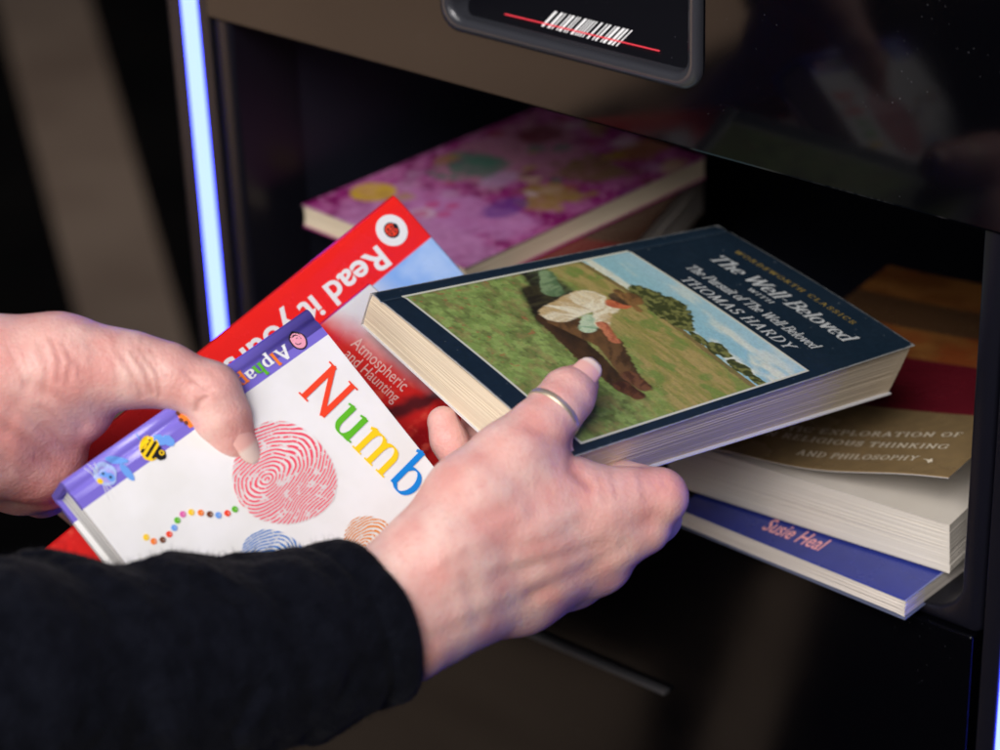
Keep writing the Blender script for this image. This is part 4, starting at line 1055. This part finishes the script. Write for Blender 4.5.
# left hand: thumb on the white cover, fingers behind the pile
bw = lambda px, h: on_plane(px, ba, bn) + bn*h
L_palm = [
 [J(-330,395,.930,25), J(-120,395,.945,23), J(-20,385,.952,23), J(50,375,.956,20)],
 [J(-330,440,.935,25), J(-120,440,.950,24), J(-20,435,.962,23), J(40,445,.972,17)],
 [J(-30,374,.952,20.5), J(60,366,.954,17.5), J(128,369,.955,13.8)],
 [J(-20,420,.960,22), J(35,455,.975,16), J(48,478,.990,12)],
 [J(20,404,.958,19), J(80,410,.963,12.5)],
 [J(-40,440,.975,22), J(20,470,1.005,16), J(40,490,1.03,11)],
]
lt_i = at(210,393,.957)
L_dig = [
 [J(118,369,.955,13.6), J(165,375,.956,12.2), (lt_i, .0120), J(221,418,.9585,11.2), J(231,440,.9605,9.0), J(240,453,.9615,6.6)],
 [J(44,474,.988,11.5), J(46,484,1.03,10), J(100,492,1.100,9), J(150,490,1.106,8.5), J(190,480,1.110,7.5)],
 [J(24,464,1.0,11.5), J(36,472,1.05,10), J(110,505,1.106,9), J(165,510,1.112,8), J(200,505,1.116,7.5)],
 [J(10,455,1.01,11.5), J(30,466,1.06,10), J(110,520,1.108,9), J(155,530,1.114,8), J(185,528,1.118,7)],
 [J(0,450,1.01,11), J(30,462,1.065,9), J(110,535,1.110,8), J(140,550,1.114,7.2), J(160,552,1.116,6.5)],
]
lcre = [
 ([(132,352),(146,372),(152,392)], 3.2, .55), ([(140,349),(158,375),(160,395)], 3.0, .5), ([(124,358),(136,380),(142,396)], 3.4, .4), ([(150,350),(166,378)], 3, .3),
 ([(196,410),(199,402),(206,398)], 3.2, .9), ([(186,372),(200,372)], 4, .25), ([(192,382),(206,380)], 3.5, .3), ([(199,392),(213,386)], 3.5, .3), ([(210,372),(222,384)], 4, .25),
 ([(52,340),(60,360),(58,380)], 4, .5), ([(62,344),(72,362),(66,384)], 4, .45), ([(40,345),(48,370),(44,392)], 5, .4), ([(70,352),(84,372)], 4, .35), ([(30,385),(60,400),(84,425)], 7, .8),
 ([(0,400),(40,420),(70,450)], 9, .7), ([(10,430),(44,452),(60,470)], 6, .45), ([(20,400),(0,440),(8,470)], 8, .4), ([(80,330),(110,340)], 8, -.5),
 ([(228,424),(238,432)], 3, .2),
]
rw = random.Random(5)
for k in range(16):
    x0 = 8+k*9.5; y0 = 342+rw.uniform(-6,10); lcre.append(([(x0,y0),(x0+rw.uniform(4,12),y0+14+rw.uniform(0,8)),(x0+rw.uniform(4,18),y0+30+rw.uniform(0,14))], 2.8, rw.uniform(.05,.22)))
for k in range(9):
    x0 = rw.uniform(0,50); y0 = 400+rw.uniform(0,60); lcre.append(([(x0,y0),(x0+14,y0+9),(x0+26,y0+22)], 3, rw.uniform(.12,.3)))
for k in range(7):
    x0 = 184+k*4.5; lcre.append(([(x0,372+k*3),(x0+9,380+k*3.4)], 2.8, rw.uniform(.1,.22)))
lblu_shade = [(at(60,470,.965), 30, .6), (at(20,440,.945), 30, .4), (at(213,392,.945), 14, .15), (at(235,440,.952), 12, .35), (at(60,365,.94), 16, .2)]  # palm spots also carry its reddish shade in the colour
lh = to_person(grow('hand', L_palm, L_dig, person, .0009, lcre, lblu_shade))
la = unit(at(258,462,.9625)-at(234,420,.9565)); lo_ = unit(.68*vw+.66*(M @ np.array([.875,-.486,0])))
(nail(at(236,446,.960)+lo_*.0094, la, lo_, .0215, .0125, .0078, lh, tip=.34))

# black knitted sleeves
knit = mat('black_knit', (.006,.007,.011), .95, .05)
_n, _L, _b = nodes(knit); _b.inputs['Sheen Weight'].default_value = .03; _b.inputs['Sheen Roughness'].default_value = .5
v = coord(knit); add_bump(knit, v, 420, .7, .0015, 3); add_bump(knit, v, 50, .15, .004, 3)
vary(knit, v, 120, (.0022,.0026,.005), (.0042,.0048,.0085), 4)
def sleeve(outer_, inner_, folds, cut, vox=.0017):
    lo = np.min([p-r for p, r in outer_], 0)-.01; hi = np.max([p+r for p, r in outer_], 0)+.01
    f = Field(lo, hi, vox); chain(f, outer_, .012)
    for a, b, r, k in folds: f.cone(a, b, r, r, k)
    for (a, ra), (b, rb) in zip(inner_, inner_[1:]): f.cone(a, b, ra, rb, .002, sub=True)
    ax = [f.lo[k]+f.vox*np.arange(f.n[k]) for k in range(3)]; P = np.stack(np.meshgrid(*ax, indexing='ij'), -1)
    h = (P-cut[0]) @ cut[1]; k_ = .005; q = np.clip(k_-np.abs(h-f.d), 0, None)/k_; f.d = (np.maximum(f.d, h)+q*q*k_*.25).astype(np.float32)
    V, Fq = f.mesh(); V = relax(V, Fq, 3); nn = normals(V, Fq)
    w = fbm(V[:, 0]*60+V[:, 2]*40, V[:, 1]*60-V[:, 2]*30, 700)-.5
    V = V+nn*(w*.004)[:, None]
    h = (V-cut[0]) @ cut[1]
    V = V+nn*(-.0014*np.exp(-((h+.013)/.0018)**2)+.0012*np.exp(-((h+.006)/.005)**2)+.0016*np.sin(h*190+6*w)*sm(-.02,-.05,h)*sm(-.20,-.08,h))[:, None]
    mb = MB(); mb.v = V.tolist(); mb.f = Fq.tolist(); mb.m = [0]*len(Fq)
    rg = np.random.RandomState(3); nn = normals(V, Fq)      # loose fibres of the wool
    out_ = np.where(((V-cut[0]) @ cut[1]) > -.30)[0]
    for i in rg.choice(out_, min(14000, len(out_)), replace=False):
        d = unit(nn[i]*rg.uniform(.4,1)+rg.randn(3)*.6); b = unit(np.cross(d, rg.randn(3)))*.00010; l = rg.uniform(.0012,.0038)
        p = V[i]; mb.add([p-b, p+b, p+d*l+nn[i]*.0003], [(0,1,2)])
    return to_person(mb.build('sleeve', knit, person, smooth=True))
ax_ = unit(at(400,604,.921)-at(300,648,.909)); fw = M @ np.array([0,0,1.])
sleeve([J(470,580,.930,27), J(385,615,.920,29), J(290,648,.908,33), J(180,668,.893,37.5), J(20,686,.872,43), J(-260,730,.845,50)],
       [J(500,566,.932,24), J(380,622,.919,24.5), J(350,636,.915,22)], [], (at(370,621,.918), unit(ax_+.42*fw)))
sleeve([J(-60,420,.942,36), J(-110,420,.946,38), J(-330,425,.932,44), J(-520,440,.915,50)], [J(-20,420,.950,31), J(-200,420,.944,30)], [], (at(-95,420,.945), unit(at(0,420,.95)-at(-100,420,.945))))
